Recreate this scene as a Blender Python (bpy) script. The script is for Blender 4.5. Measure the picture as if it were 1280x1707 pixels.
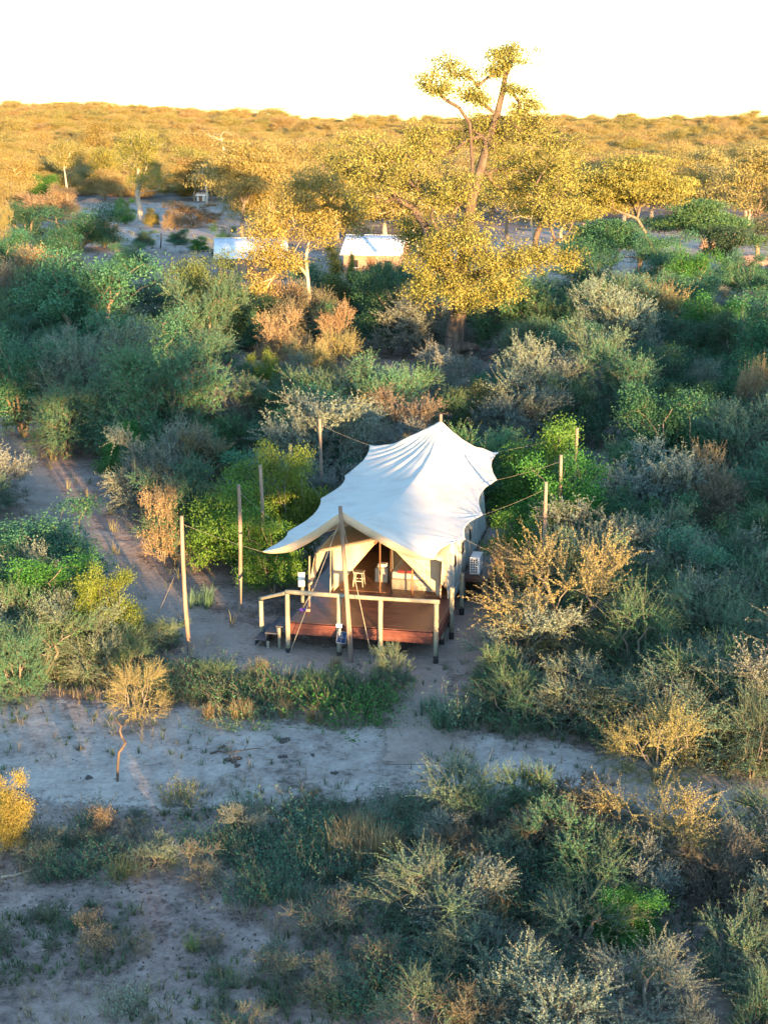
import bpy, bmesh, math, random
import numpy as np
from mathutils import Vector

# ------------------------------------------------------------------ camera, sky, sun, exposure
for o in list(bpy.data.objects):
    bpy.data.objects.remove(o)
SC = bpy.context.scene
COL = SC.collection
R = math.radians
H_CAM, F_PX, PITCH = 16.0, 2400.0, R(14.9)       # photograph is 1280 x 1707
camd = bpy.data.cameras.new('camera')
camd.sensor_fit = 'VERTICAL'
camd.angle = 2 * math.atan(853.5 / F_PX)
camd.clip_start = 0.5
camd.clip_end = 9000
cam = bpy.data.objects.new('camera', camd)
cam.location = (0, 0, H_CAM)
cam.rotation_euler = (R(90) - PITCH, 0, 0)
COL.objects.link(cam)
SC.camera = cam

SUN_EL, SUN_AZ = R(4.2), R(20.0)                 # low sun behind the camera, 20 degrees to the right
world = bpy.data.worlds.new('World')
SC.world = world
world.use_nodes = True
wn = world.node_tree
sky = wn.nodes.new('ShaderNodeTexSky')
sky.sky_type = 'NISHITA'
sky.sun_disc = False
sky.sun_elevation = SUN_EL
sky.sun_rotation = math.pi - SUN_AZ
sky.altitude = 900
sky.air_density = 1.0
sky.dust_density = 0.3
sky.ozone_density = 1.9
bg = wn.nodes['Background']
bg.inputs['Strength'].default_value = 0.15
wn.links.new(sky.outputs[0], bg.inputs[0])

sund = bpy.data.lights.new('sun', 'SUN')
sund.energy = 3.5
sund.angle = R(0.55)
sund.color = (1.0, 0.60, 0.25)
sun = bpy.data.objects.new('sun', sund)
to_sun = Vector((math.sin(SUN_AZ) * math.cos(SUN_EL), -math.cos(SUN_AZ) * math.cos(SUN_EL), math.sin(SUN_EL)))
sun.rotation_euler = to_sun.to_track_quat('Z', 'Y').to_euler()
sun.location = (30, -60, 40)
COL.objects.link(sun)

SC.view_settings.view_transform = 'Standard'
SC.view_settings.look = 'None'
SC.view_settings.gamma = 1.0
SC.view_settings.use_curve_mapping = False
SC.view_settings.exposure = 3.0
SC.cycles.max_bounces = 6
SC.cycles.diffuse_bounces = 2
SC.cycles.transmission_bounces = 3
SC.cycles.transparent_max_bounces = 6

# ------------------------------------------------------------------ pixel helpers
CP, SP = math.cos(PITCH), math.sin(PITCH)

def ray(px, py):
    a = (px - 640) / F_PX
    b = (853.5 - py) / F_PX
    return np.array([a, CP + b * SP, -SP + b * CP])

def ground_pt(px, py, z=0.0):
    d = ray(px, py)
    t = (z - H_CAM) / d[2]
    return np.array([d[0] * t, d[1] * t, z])

def at_depth(px, py, y):
    d = ray(px, py)
    t = y / d[1]
    return np.array([d[0] * t, y, H_CAM + d[2] * t])

def px_of(x, y, z):
    X, Y, Z = x, y, z - H_CAM
    f = Y * CP - Z * SP
    u = Y * SP + Z * CP
    return 640 + F_PX * X / f, 853.5 - F_PX * u / f

# ------------------------------------------------------------------ noise and terrain height
def vnoise(x, y, seed=0):
    x = np.asarray(x, float); y = np.asarray(y, float)
    xi = np.floor(x).astype(np.int64); yi = np.floor(y).astype(np.int64)
    xf = x - xi; yf = y - yi
    xf = xf * xf * (3 - 2 * xf); yf = yf * yf * (3 - 2 * yf)
    def h(a, b):
        n = (a * 374761393 + b * 668265263 + seed * 1442695041) & 0xFFFFFFFF
        n = ((n ^ (n >> 13)) * 1274126177) & 0xFFFFFFFF
        return ((n ^ (n >> 16)) & 0xFFFF) / 65535.0
    return (h(xi, yi) * (1 - xf) * (1 - yf) + h(xi + 1, yi) * xf * (1 - yf)
            + h(xi, yi + 1) * (1 - xf) * yf + h(xi + 1, yi + 1) * xf * yf)

def fbm(x, y, seed=0, oct=3):
    s, a, t = 0, 1.0, 0
    for k in range(oct):
        s = s + a * vnoise(np.asarray(x) * 2 ** k, np.asarray(y) * 2 ** k, seed + k)
        t += a; a *= 0.5
    return s / t

def sstep(a, b, x):
    t = np.clip((np.asarray(x, float) - a) / (b - a), 0, 1)
    return t * t * (3 - 2 * t)

def hgt(x, y):
    x = np.asarray(x, float); y = np.asarray(y, float)
    near = sstep(3.0, 12.0, np.hypot(x - 0.6, y - 48))
    far_l = sstep(0, 1, np.clip(-x / np.maximum(np.abs(y), 1) / 0.27, 0, 1))
    rise = sstep(330, 1000, y) * (14.0 + 10.5 * far_l + 3.0 * (fbm(x / 130 + 9, y / 160, 5) - .5))
    drop = sstep(1050, 2200, y) * 30
    small = 0.22 * (fbm(x / 7 + 40, y / 7 + 7, 3) - 0.5) + 0.05 * (fbm(x / 0.9, y / 0.9, 8, 2) - .5)
    return small * near * sstep(900, 300, y) + rise - drop

def hz(x, y):
    return float(hgt(np.array([x]), np.array([y]))[0])

# ------------------------------------------------------------------ mesh helpers
class MB:
    """collects quads and triangles (with a tone per face) for one mesh"""
    def __init__(self):
        self.v, self.t, self.q, self.lt, self.lq, self.n = [], [], [], [], [], 0
    def add(self, verts, tris=None, quads=None, tone=None):
        verts = np.asarray(verts, np.float32).reshape(-1, 3)
        if tris is not None and len(tris):
            tris = np.asarray(tris, np.int32)
            self.t.append(tris + self.n)
            self.lt.append(np.full(len(tris), .5, np.float32) if tone is None else np.asarray(tone, np.float32))
        if quads is not None and len(quads):
            quads = np.asarray(quads, np.int32)
            self.q.append(quads + self.n)
            self.lq.append(np.full(len(quads), .5, np.float32) if tone is None else np.asarray(tone, np.float32))
        self.v.append(verts); self.n += len(verts)
    def mesh(self, name, mat, smooth=False):
        me = bpy.data.meshes.new(name)
        V = np.concatenate(self.v)
        T = np.concatenate(self.t) if self.t else np.zeros((0, 3), np.int32)
        Q = np.concatenate(self.q) if self.q else np.zeros((0, 4), np.int32)
        nt, nq = len(T), len(Q)
        me.vertices.add(len(V)); me.vertices.foreach_set('co', V.ravel())
        me.loops.add(nt * 3 + nq * 4)
        me.loops.foreach_set('vertex_index', np.concatenate([T.ravel(), Q.ravel()]).astype(np.int32))
        me.polygons.add(nt + nq)
        st = np.concatenate([np.arange(nt) * 3, nt * 3 + np.arange(nq) * 4]).astype(np.int32)
        me.polygons.foreach_set('loop_start', st)
        if smooth:
            me.polygons.foreach_set('use_smooth', np.ones(nt + nq, bool))
        a = me.attributes.new('tone', 'FLOAT', 'FACE')
        a.data.foreach_set('value', np.concatenate((self.lt or [np.zeros(0, np.float32)]) + (self.lq or [np.zeros(0, np.float32)])).astype(np.float32))
        me.update(calc_edges=True)
        if mat is not None:
            me.materials.append(mat)
        return me

def unit(a):
    return a / np.maximum(np.linalg.norm(a, axis=-1, keepdims=True), 1e-9)

def tubes(mb, P0, P1, r0, r1, n=5, tone=None):
    P0 = np.asarray(P0, float); P1 = np.asarray(P1, float)
    m = len(P0)
    if m == 0:
        return
    r0 = np.broadcast_to(np.asarray(r0, float), (m,)); r1 = np.broadcast_to(np.asarray(r1, float), (m,))
    d = unit(P1 - P0)
    ref = np.where(np.abs(d[:, 2:3]) > .9, np.array([[1., 0, 0]]), np.array([[0, 0, 1.]]))
    a = unit(np.cross(d, ref)); b = np.cross(d, a)
    th = np.arange(n) * 2 * math.pi / n
    ring = a[:, None, :] * np.cos(th)[None, :, None] + b[:, None, :] * np.sin(th)[None, :, None]
    V = np.concatenate([P0[:, None] + ring * r0[:, None, None], P1[:, None] + ring * r1[:, None, None]], 1)
    i = np.arange(n); j = (i + 1) % n
    f = np.stack([i, j, j + n, i + n], 1)[None] + (np.arange(m) * 2 * n)[:, None, None]
    tn = None if tone is None else np.repeat(tone, n)
    mb.add(V.reshape(-1, 3), quads=f.reshape(-1, 4), tone=tn)

def leaves(mb, C, size, rng, aspect=.5, up=.35, tone=None, tri=False, direction=None, outward=None):
    """one small diamond (or triangle) per centre"""
    C = np.asarray(C, float); m = len(C)
    ax = unit(rng.normal(size=(m, 3)))
    if direction is not None:
        ax = unit(ax * .8 + direction)
    nn = unit(rng.normal(size=(m, 3)) + np.array([0, 0, up * 3]))
    if outward is not None:
        nn = unit(rng.normal(size=(m, 3)) * .75 + outward * 1.3)
    side = unit(np.cross(ax, nn))
    s = np.asarray(size) * rng.uniform(.7, 1.3, m)
    L = ax * s[:, None]; W = side * (s * aspect)[:, None]
    tone = rng.random(m) if tone is None else tone
    if tri:
        V = np.stack([C - L * .5 - W * .5, C - L * .5 + W * .5, C + L * .6], 1)
        mb.add(V.reshape(-1, 3), tris=np.arange(m * 3).reshape(-1, 3), tone=tone)
    else:
        drop = np.array([0, 0, -.12]) * s[:, None]
        V = np.stack([C - L * .5, C + W * .5, C + L * .5 + drop, C - W * .5], 1)
        mb.add(V.reshape(-1, 3), quads=np.arange(m * 4).reshape(-1, 4), tone=tone)

def skeleton(trunk, attract, rng, r_base, r_tip, seg=.8, attach_from=1, wander=.12, pen=.35, sag=.12, extra=()):
    """branches grown from a trunk to every attractor; returns nodes, parents, radii"""
    P = [np.array(p, float) for p in trunk]
    par = [-1] + list(range(len(trunk) - 1))
    pl = [0.0]
    for k in range(1, len(trunk)):
        pl.append(pl[-1] + np.linalg.norm(P[k] - P[k - 1]))
    ok = [k >= attach_from for k in range(len(trunk))]
    for j, pts in extra:                  # further limbs leaving trunk node j
        prev = j
        for q in pts:
            P.append(np.array(q, float)); par.append(prev); ok.append(True)
            pl.append((pl[prev] + np.linalg.norm(P[-1] - P[prev])) * .8)
            prev = len(P) - 1
    A = np.asarray(attract, float)
    tops = np.array([p for p, o in zip(P, ok) if o])
    dmin = np.min(np.linalg.norm(A[:, None] - tops[None], axis=2), 1)
    tips = []
    for k in np.argsort(dmin):
        a = A[k]
        arr = np.array(P)
        dist = np.linalg.norm(arr - a, axis=1)
        cost = dist + pen * np.array(pl)
        cost[~np.array(ok)] = 1e9
        cost += np.where(arr[:, 2] > a[2] + .3, .6 * (arr[:, 2] - a[2]), 0)
        j = int(np.argmin(cost))
        d = dist[j]
        ns = int(np.clip(math.ceil(d / seg), 1, 6))
        prev = j
        p0 = P[j]
        for s in range(1, ns + 1):
            t = s / ns
            q = p0 * (1 - t) + a * t
            if s < ns:
                q = q + rng.normal(size=3) * wander * d * .35 + np.array([0, 0, sag * d * math.sin(math.pi * t)])
            P.append(q); par.append(prev); ok.append(True)
            pl.append(pl[prev] + np.linalg.norm(q - P[prev]))
            prev = len(P) - 1
        tips.append(prev)
    n = len(P)
    cnt = np.zeros(n)
    for t in tips:
        cnt[t] += 1
    for k in range(n - 1, 0, -1):
        cnt[par[k]] += cnt[k]
    cnt = np.maximum(cnt, 1)
    e = math.log(max(r_base / r_tip, 1.01)) / math.log(max(cnt[0], 2))
    rad = r_tip * cnt ** e
    return np.array(P), np.array(par), rad

def skel_tubes(mb, P, par, rad, thick=.05):
    k = np.arange(1, len(P)); pk = par[1:]
    r0 = np.minimum(rad[pk], rad[k] * 1.5); r1 = rad[k]
    big = r1 > thick
    tubes(mb, P[pk][big], P[k][big], r0[big], r1[big], 8)
    tubes(mb, P[pk][~big], P[k][~big], r0[~big], r1[~big], 4)

def lobe_pts(lobes, n, rng, shell=.45, lower=.35, centres=False):
    """points through a set of ellipsoids, denser towards the outside and the top"""
    w = np.array([l[3] * l[4] * l[5] for l in lobes]) ** .62
    cnt = np.maximum((n * w / w.sum()).astype(int), 11)
    out = []; cen = []
    for l, c in zip(lobes, cnt):
        d = unit(rng.normal(size=(c * 2, 3)))
        keep = (d[:, 2] > -.25) | (rng.random(c * 2) < lower)
        d = d[keep][:c]
        r = rng.random(len(d)) ** shell
        out.append(np.array(l[:3]) + d * r[:, None] * np.array(l[3:6]))
        cen.append(np.tile(np.array(l[:3]) - [0, 0, l[5] * .5], (len(d), 1)))
    if centres:
        return np.concatenate(out), np.concatenate(cen)
    return np.concatenate(out)

# ------------------------------------------------------------------ materials
def new_mat(name):
    m = bpy.data.materials.new(name)
    m.use_nodes = True
    nt = m.node_tree
    return m, nt, nt.nodes['Principled BSDF'], nt.nodes['Material Output']

def node(nt, t, **kw):
    n = nt.nodes.new(t)
    for k, v in kw.items():
        setattr(n, k, v)
    return n

def ramp(nt, stops):
    r = node(nt, 'ShaderNodeValToRGB')
    el = r.color_ramp.elements
    while len(el) < len(stops):
        el.new(0.5)
    for e, (p, c) in zip(el, stops):
        e.position = p
        e.color = (*c, 1) if len(c) == 3 else c
    return r

def leaf_mat(name, random_mix=None, trans=.28, warm=(1.2, 1.0, .62), vary=(.55, 1.5)):
    m, nt, p, out = new_mat(name)
    L = nt.links
    at = node(nt, 'ShaderNodeAttribute', attribute_name='tone')
    oi = node(nt, 'ShaderNodeObjectInfo')
    if random_mix:
        rr = ramp(nt, random_mix)
        L.new(oi.outputs['Random'], rr.inputs[0])
        base = rr.outputs[0]
    else:
        base = oi.outputs['Color']
    bright = node(nt, 'ShaderNodeMapRange')
    bright.inputs['To Min'].default_value = vary[0]
    bright.inputs['To Max'].default_value = vary[1]
    L.new(at.outputs['Fac'], bright.inputs['Value'])
    mul = node(nt, 'ShaderNodeMix', data_type='RGBA', blend_type='MULTIPLY')
    mul.inputs['Factor'].default_value = 1
    L.new(base, mul.inputs['A']); L.new(bright.outputs[0], mul.inputs['B'])
    # patches of yellower, drier leaves through the crown
    tc = node(nt, 'ShaderNodeTexCoord')
    nz = node(nt, 'ShaderNodeTexNoise')
    nz.inputs['Scale'].default_value = 1.1
    nz.inputs['Detail'].default_value = 2
    L.new(tc.outputs['Object'], nz.inputs['Vector'])
    mr = node(nt, 'ShaderNodeMapRange')
    mr.inputs['From Min'].default_value = .5; mr.inputs['From Max'].default_value = .75
    mr.inputs['To Max'].default_value = .75
    L.new(nz.outputs['Fac'], mr.inputs['Value'])
    wm = node(nt, 'ShaderNodeMix', data_type='RGBA', blend_type='MULTIPLY')
    wm.inputs['B'].default_value = (*warm, 1)
    L.new(mr.outputs[0], wm.inputs['Factor']); L.new(mul.outputs['Result'], wm.inputs['A'])
    L.new(wm.outputs['Result'], p.inputs['Base Color'])
    p.inputs['Roughness'].default_value = .55
    p.inputs['Specular IOR Level'].default_value = .25
    tr = node(nt, 'ShaderNodeBsdfTranslucent')
    L.new(wm.outputs['Result'], tr.inputs['Color'])
    mx = node(nt, 'ShaderNodeMixShader')
    mx.inputs[0].default_value = trans
    L.new(p.outputs[0], mx.inputs[1]); L.new(tr.outputs[0], mx.inputs[2])
    L.new(mx.outputs[0], out.inputs['Surface'])
    return m

def noisy_mat(name, cols, scale=8, stretch=(1, 1, 1), rough=.8, bump=.25, detail=6, spec=.3, bscale=None):
    m, nt, p, out = new_mat(name)
    L = nt.links
    tc = node(nt, 'ShaderNodeTexCoord')
    mp = node(nt, 'ShaderNodeMapping')
    mp.inputs['Scale'].default_value = stretch
    L.new(tc.outputs['Object'], mp.inputs['Vector'])
    nz = node(nt, 'ShaderNodeTexNoise')
    nz.inputs['Scale'].default_value = scale
    nz.inputs['Detail'].default_value = detail
    nz.inputs['Roughness'].default_value = .62
    L.new(mp.outputs[0], nz.inputs['Vector'])
    n = len(cols)
    rr = ramp(nt, [(.28 + .44 * i / max(n - 1, 1), c) for i, c in enumerate(cols)])
    L.new(nz.outputs['Fac'], rr.inputs[0])
    L.new(rr.outputs[0], p.inputs['Base Color'])
    p.inputs['Roughness'].default_value = rough
    p.inputs['Specular IOR Level'].default_value = spec
    if bump:
        b = node(nt, 'ShaderNodeBump')
        b.inputs['Strength'].default_value = bump
        b.inputs['Distance'].default_value = .02
        L.new(nz.outputs['Fac'], b.inputs['Height'])
        L.new(b.outputs[0], p.inputs['Normal'])
    return m

def ground_mat(name, edge=False, c_dark=(.085, .068, .056), c_soil=(.245, .178, .152), c_sand=(.43, .335, .285), bias=0.0):
    m, nt, p, out = new_mat(name)
    L = nt.links
    tc = node(nt, 'ShaderNodeTexCoord')
    big = node(nt, 'ShaderNodeTexNoise'); big.inputs['Scale'].default_value = .17; big.inputs['Detail'].default_value = 5
    mid = node(nt, 'ShaderNodeTexNoise'); mid.inputs['Scale'].default_value = .95; mid.inputs['Detail'].default_value = 7; mid.inputs['Roughness'].default_value = .68
    fin = node(nt, 'ShaderNodeTexNoise'); fin.inputs['Scale'].default_value = 6.5; fin.inputs['Detail'].default_value = 6; fin.inputs['Roughness'].default_value = .7
    for n in (big, mid, fin):
        L.new(tc.outputs['Object'], n.inputs['Vector'])
    def math_(op, a, b):
        n = node(nt, 'ShaderNodeMath', operation=op)
        for k, s in enumerate((a, b)):
            if isinstance(s, (int, float)):
                n.inputs[k].default_value = s
            else:
                L.new(s, n.inputs[k])
        return n.outputs[0]
    s = math_('ADD', math_('MULTIPLY', big.outputs['Fac'], .9), math_('MULTIPLY', mid.outputs['Fac'], 1.5))
    s = math_('ADD', s, math_('MULTIPLY', fin.outputs['Fac'], .9))
    s = math_('ADD', s, -1.145 + bias)
    rr = ramp(nt, [(.18, c_dark), (.42, c_soil), (.62, tuple(.5 * a + .5 * b for a, b in zip(c_soil, c_sand))), (.85, c_sand)])
    L.new(s, rr.inputs[0])
    # small dark specks: droppings, dead leaves, hoof prints
    vo = node(nt, 'ShaderNodeTexVoronoi'); vo.inputs['Scale'].default_value = 2.6; vo.inputs['Randomness'].default_value = 1
    L.new(tc.outputs['Object'], vo.inputs['Vector'])
    sp = node(nt, 'ShaderNodeMapRange'); sp.inputs['From Min'].default_value = .10; sp.inputs['From Max'].default_value = .26
    sp.inputs['To Min'].default_value = .65; sp.inputs['To Max'].default_value = 0
    L.new(vo.outputs['Distance'], sp.inputs['Value'])
    mk = node(nt, 'ShaderNodeMapRange'); mk.inputs['From Min'].default_value = .5; mk.inputs['From Max'].default_value = .58
    L.new(mid.outputs['Fac'], mk.inputs['Value'])
    dk = node(nt, 'ShaderNodeMix', data_type='RGBA', blend_type='MIX')
    dk.inputs['B'].default_value = (*c_dark, 1)
    L.new(math_('MULTIPLY', sp.outputs[0], mk.outputs[0]), dk.inputs['Factor'])
    L.new(rr.outputs[0], dk.inputs['A'])
    L.new(dk.outputs['Result'], p.inputs['Base Color'])
    p.inputs['Roughness'].default_value = .95
    p.inputs['Specular IOR Level'].default_value = .1
    hsum = math_('ADD', math_('MULTIPLY', mid.outputs['Fac'], 1.2), math_('MULTIPLY', fin.outputs['Fac'], .5))
    b = node(nt, 'ShaderNodeBump'); b.inputs['Strength'].default_value = .8; b.inputs['Distance'].default_value = .12
    L.new(hsum, b.inputs['Height']); L.new(b.outputs[0], p.inputs['Normal'])
    if edge:   # ragged margin: the sand thins out into the soil beneath
        at = node(nt, 'ShaderNodeAttribute', attribute_name='edge')
        e = math_('ADD', at.outputs['Fac'], math_('MULTIPLY', math_('SUBTRACT', mid.outputs['Fac'], .5), 1.5))
        e = math_('ADD', e, math_('MULTIPLY', math_('SUBTRACT', fin.outputs['Fac'], .5), .9))
        mr = node(nt, 'ShaderNodeMapRange'); mr.inputs['From Min'].default_value = .3; mr.inputs['From Max'].default_value = .62
        L.new(e, mr.inputs['Value'])
        tr = node(nt, 'ShaderNodeBsdfTransparent')
        mx = node(nt, 'ShaderNodeMixShader')
        L.new(mr.outputs[0], mx.inputs[0]); L.new(tr.outputs[0], mx.inputs[1]); L.new(p.outputs[0], mx.inputs[2])
        L.new(mx.outputs[0], out.inputs['Surface'])
    return m

M = {}
M['leaf'] = leaf_mat('leaf')
M['forest'] = leaf_mat('forest_leaf', random_mix=[(0, (.27, .235, .075)), (.25, (.31, .25, .09)), (.5, (.33, .25, .10)), (.75, (.25, .235, .07)), (1, (.35, .25, .12))], warm=(1.1, .9, .6), vary=(.8, 1.2))
M['bark'] = noisy_mat('bark', [(.085, .06, .045), (.17, .13, .10), (.26, .21, .17)], 5, (1, 1, .25), .9, .7)
M['bark_dark'] = noisy_mat('bark_dark', [(.045, .032, .026), (.095, .07, .055), (.17, .13, .10)], 3.2, (1, 1, .22), .9, .9)
M['bark_pale'] = noisy_mat('bark_pale', [(.28, .22, .17), (.42, .35, .28), (.55, .48, .40)], 4, (1, 1, .3), .85, .4)
M['twig'] = noisy_mat('twig', [(.085, .075, .06), (.16, .14, .11), (.23, .205, .165)], 6, (1, 1, .4), .9, .2)
M['ground'] = ground_mat('ground_soil')
M['track'] = ground_mat('track_sand', True, (.13, .10, .085), (.32, .262, .225), (.50, .43, .375), .03)
M['path'] = ground_mat('path_sand', True, (.15, .115, .095), (.27, .205, .165), (.38, .30, .25), .12)
M['pole'] = noisy_mat('pole_wood', [(.12, .08, .058), (.23, .165, .125), (.33, .26, .21)], 7, (1, 1, .12), .85, .5)
M['rail'] = noisy_mat('treated_log', [(.15, .14, .10), (.25, .235, .175), (.34, .31, .24)], 6, (.5, .5, .2), .8, .35)
M['tar'] = noisy_mat('tarred_wood', [(.012, .012, .013), (.03, .028, .027)], 12, (1, 1, 1), .6, .3)
M['deck'] = noisy_mat('deck_wood', [(.05, .021, .017), (.085, .034, .027), (.125, .055, .043)], 5, (.35, 3, 1), .42, .15, spec=.5)
M['fascia'] = noisy_mat('fascia_wood', [(.075, .022, .017), (.12, .037, .027), (.17, .06, .044)], 4, (.3, 3, 2), .5, .2, spec=.5)
M['rope'] = noisy_mat('rope', [(.26, .23, .18), (.36, .32, .26)], 40, (1, 1, 1), .9, .2)
M['metal_roof'] = noisy_mat('painted_metal_roof', [(.62, .62, .64), (.74, .74, .76), (.8, .8, .8)], 1.5, (1, 1, 1), .45, .05)
M['hut_wall'] = noisy_mat('hut_plaster', [(.20, .13, .09), (.27, .18, .13), (.33, .23, .17)], 2.5, (1, 1, 1), .9, .3)
M['hut_white'] = noisy_mat('hut_whitewash', [(.62, .58, .54), (.75, .72, .68)], 2.5, (1, 1, 1), .9, .2)
M['dark_open'] = noisy_mat('dark_opening', [(.015, .014, .013), (.03, .028, .026)], 5, (1, 1, 1), .5, 0)
M['termite'] = noisy_mat('termite_soil', [(.36, .2, .14), (.48, .28, .2), (.58, .36, .27)], 2.2, (1, 1, 1), .95, .8)
M['clod'] = noisy_mat('dung', [(.05, .042, .038), (.1, .085, .075)], 14, (1, 1, 1), .95, .8)
M['white_paint'] = noisy_mat('white_casing', [(.74, .75, .76), (.8, .8, .8)], 3, (1, 1, 1), .4, 0)
M['steel'] = noisy_mat('grey_steel', [(.28, .29, .3), (.38, .39, .4)], 8, (1, 1, 1), .45, 0)
M['cotton_white'] = noisy_mat('white_cotton', [(.72, .7, .68), (.82, .8, .78)], 5, (1, 1, 1), .9, .3)
M['cotton_red'] = noisy_mat('red_cotton', [(.42, .015, .03), (.55, .03, .05)], 9, (1, 1, 1), .9, .3)
M['cotton_purple'] = noisy_mat('purple_rubber', [(.2, .08, .42), (.28, .12, .52)], 9, (1, 1, 1), .6, .1)
M['wood_mid'] = noisy_mat('varnished_wood', [(.13, .06, .03), (.22, .11, .06), (.3, .16, .09)], 6, (1, 1, .2), .5, .2)
M['wood_pale'] = noisy_mat('pale_wood', [(.42, .36, .29), (.55, .48, .4)], 6, (1, 1, .3), .6, .2)
M['step'] = noisy_mat('step_mat', [(.035, .04, .055), (.06, .066, .085)], 9, (1, 1, 1), .7, .2)

def canvas_mat(name, cols, trans=.12, scale=1.3):
    m = noisy_mat(name, cols, scale, (1, 1, 1), .85, .12, spec=.15)
    nt = m.node_tree; L = nt.links
    p = nt.nodes['Principled BSDF']; out = nt.nodes['Material Output']
    tr = node(nt, 'ShaderNodeBsdfTranslucent')
    src = p.inputs['Base Color'].links[0].from_socket
    L.new(src, tr.inputs['Color'])
    mx = node(nt, 'ShaderNodeMixShader'); mx.inputs[0].default_value = trans
    L.new(p.outputs[0], mx.inputs[1]); L.new(tr.outputs[0], mx.inputs[2]); L.new(mx.outputs[0], out.inputs['Surface'])
    return m
M['fly'] = canvas_mat('fly_canvas', [(.54, .50, .45), (.62, .585, .535), (.66, .63, .58)])
M['tan'] = canvas_mat('tan_canvas', [(.50, .38, .26), (.58, .45, .32), (.63, .50, .37)])
M['grey'] = canvas_mat('grey_canvas', [(.40, .40, .36), (.47, .47, .43), (.52, .52, .48)], .05)
gm, gnt, gp, _ = new_mat('solar_glass')
gp.inputs['Base Color'].default_value = (.012, .03, .09, 1); gp.inputs['Roughness'].default_value = .12
M['solar'] = gm
gm, gnt, gp, _ = new_mat('insect_mesh')
gp.inputs['Base Color'].default_value = (.03, .03, .03, 1); gp.inputs['Roughness'].default_value = .9
gt = node(gnt, 'ShaderNodeBsdfTransparent'); gx = node(gnt, 'ShaderNodeMixShader'); gx.inputs[0].default_value = .25
gnt.links.new(gt.outputs[0], gx.inputs[1]); gnt.links.new(gp.outputs[0], gx.inputs[2])
gnt.links.new(gx.outputs[0], gnt.nodes['Material Output'].inputs['Surface'])
M['mesh'] = gm

# ------------------------------------------------------------------ object helpers
def link(name, me, parent=None, loc=None, color=None):
    o = bpy.data.objects.new(name, me)
    COL.objects.link(o)
    if parent is not None:
        o.parent = parent
    if loc is not None:
        o.location = loc
    if color is not None:
        o.color = (*color, 1)
    return o

def tag(o, label, cat, group=None):
    o['label'] = label; o['category'] = cat
    if group:
        o['group'] = group
    return o

def thing(name, label, cat, loc=(0, 0, 0), rz=0.0, group=None):
    o = link(name, None, None, loc)
    o.rotation_euler = (0, 0, rz)
    o.empty_display_size = .3
    return tag(o, label, cat, group)

def box(mb, lo, hi, tone=None):
    x0, y0, z0 = lo; x1, y1, z1 = hi
    V = [(x0, y0, z0), (x1, y0, z0), (x1, y1, z0), (x0, y1, z0), (x0, y0, z1), (x1, y0, z1), (x1, y1, z1), (x0, y1, z1)]
    Q = [(3, 2, 1, 0), (4, 5, 6, 7), (0, 1, 5, 4), (1, 2, 6, 5), (2, 3, 7, 6), (3, 0, 4, 7)]
    mb.add(V, quads=Q)

def box_mesh(name, lo, hi, mat, bevel=.006):
    bm = bmesh.new()
    bmesh.ops.create_cube(bm, size=1)
    for v in bm.verts:
        v.co = Vector([(a + b) / 2 + c * (b - a) for a, b, c in zip(lo, hi, v.co)])
    if bevel:
        bmesh.ops.bevel(bm, geom=list(bm.edges), offset=bevel, segments=1, affect='EDGES')
    me = bpy.data.meshes.new(name)
    bm.to_mesh(me); bm.free()
    me.materials.append(mat)
    return me

def log_mesh(name, p0, p1, r0, r1, mat, rng, n=12, seg=9, jit=.10, bend=.02):
    """a rough round pole with closed ends"""
    p0 = np.array(p0, float); p1 = np.array(p1, float)
    d = p1 - p0; Ln = np.linalg.norm(d); d = d / Ln
    ref = np.array([1., 0, 0]) if abs(d[2]) > .9 else np.array([0, 0, 1.])
    a = np.cross(d, ref); a /= np.linalg.norm(a); b = np.cross(d, a)
    bx, by = rng.normal(0, bend * Ln, 2)
    V = []; ph = rng.uniform(0, 6.28, 3)
    for i in range(seg + 1):
        t = i / seg
        c = p0 + d * Ln * t + (a * bx + b * by) * math.sin(math.pi * t)
        r = (r0 * (1 - t) + r1 * t) * (1 + jit * .5 * math.sin(t * 17 + ph[0]))
        for k in range(n):
            th = 2 * math.pi * k / n
            rr = r * (1 + jit * .4 * math.sin(2 * th + ph[1] + t * 5) + jit * .25 * math.sin(3 * th + ph[2] - t * 9))
            V.append(c + (a * math.cos(th) + b * math.sin(th)) * rr)
    Q = []
    for i in range(seg):
        for k in range(n):
            Q.append((i * n + k, i * n + (k + 1) % n, (i + 1) * n + (k + 1) % n, (i + 1) * n + k))
    me = bpy.data.meshes.new(name)
    F = Q + [tuple(range(n))[::-1], tuple(seg * n + k for k in range(n))]
    me.from_pydata([tuple(v) for v in V], [], F)
    for f in me.polygons:
        f.use_smooth = len(f.vertices) == 4
    me.materials.append(mat)
    return me

def rope_mesh(name, pts, r, mat, sag=0.0, n=5, seg=10):
    pts = [np.array(p, float) for p in pts]
    mb = MB()
    for a, b in zip(pts[:-1], pts[1:]):
        t = np.linspace(0, 1, seg + 1)[:, None]
        c = a * (1 - t) + b * t - np.array([0, 0, 1.]) * sag * np.sin(np.pi * t)
        tubes(mb, c[:-1], c[1:], r, r, n)
    return mb.mesh(name, mat, True)

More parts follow.
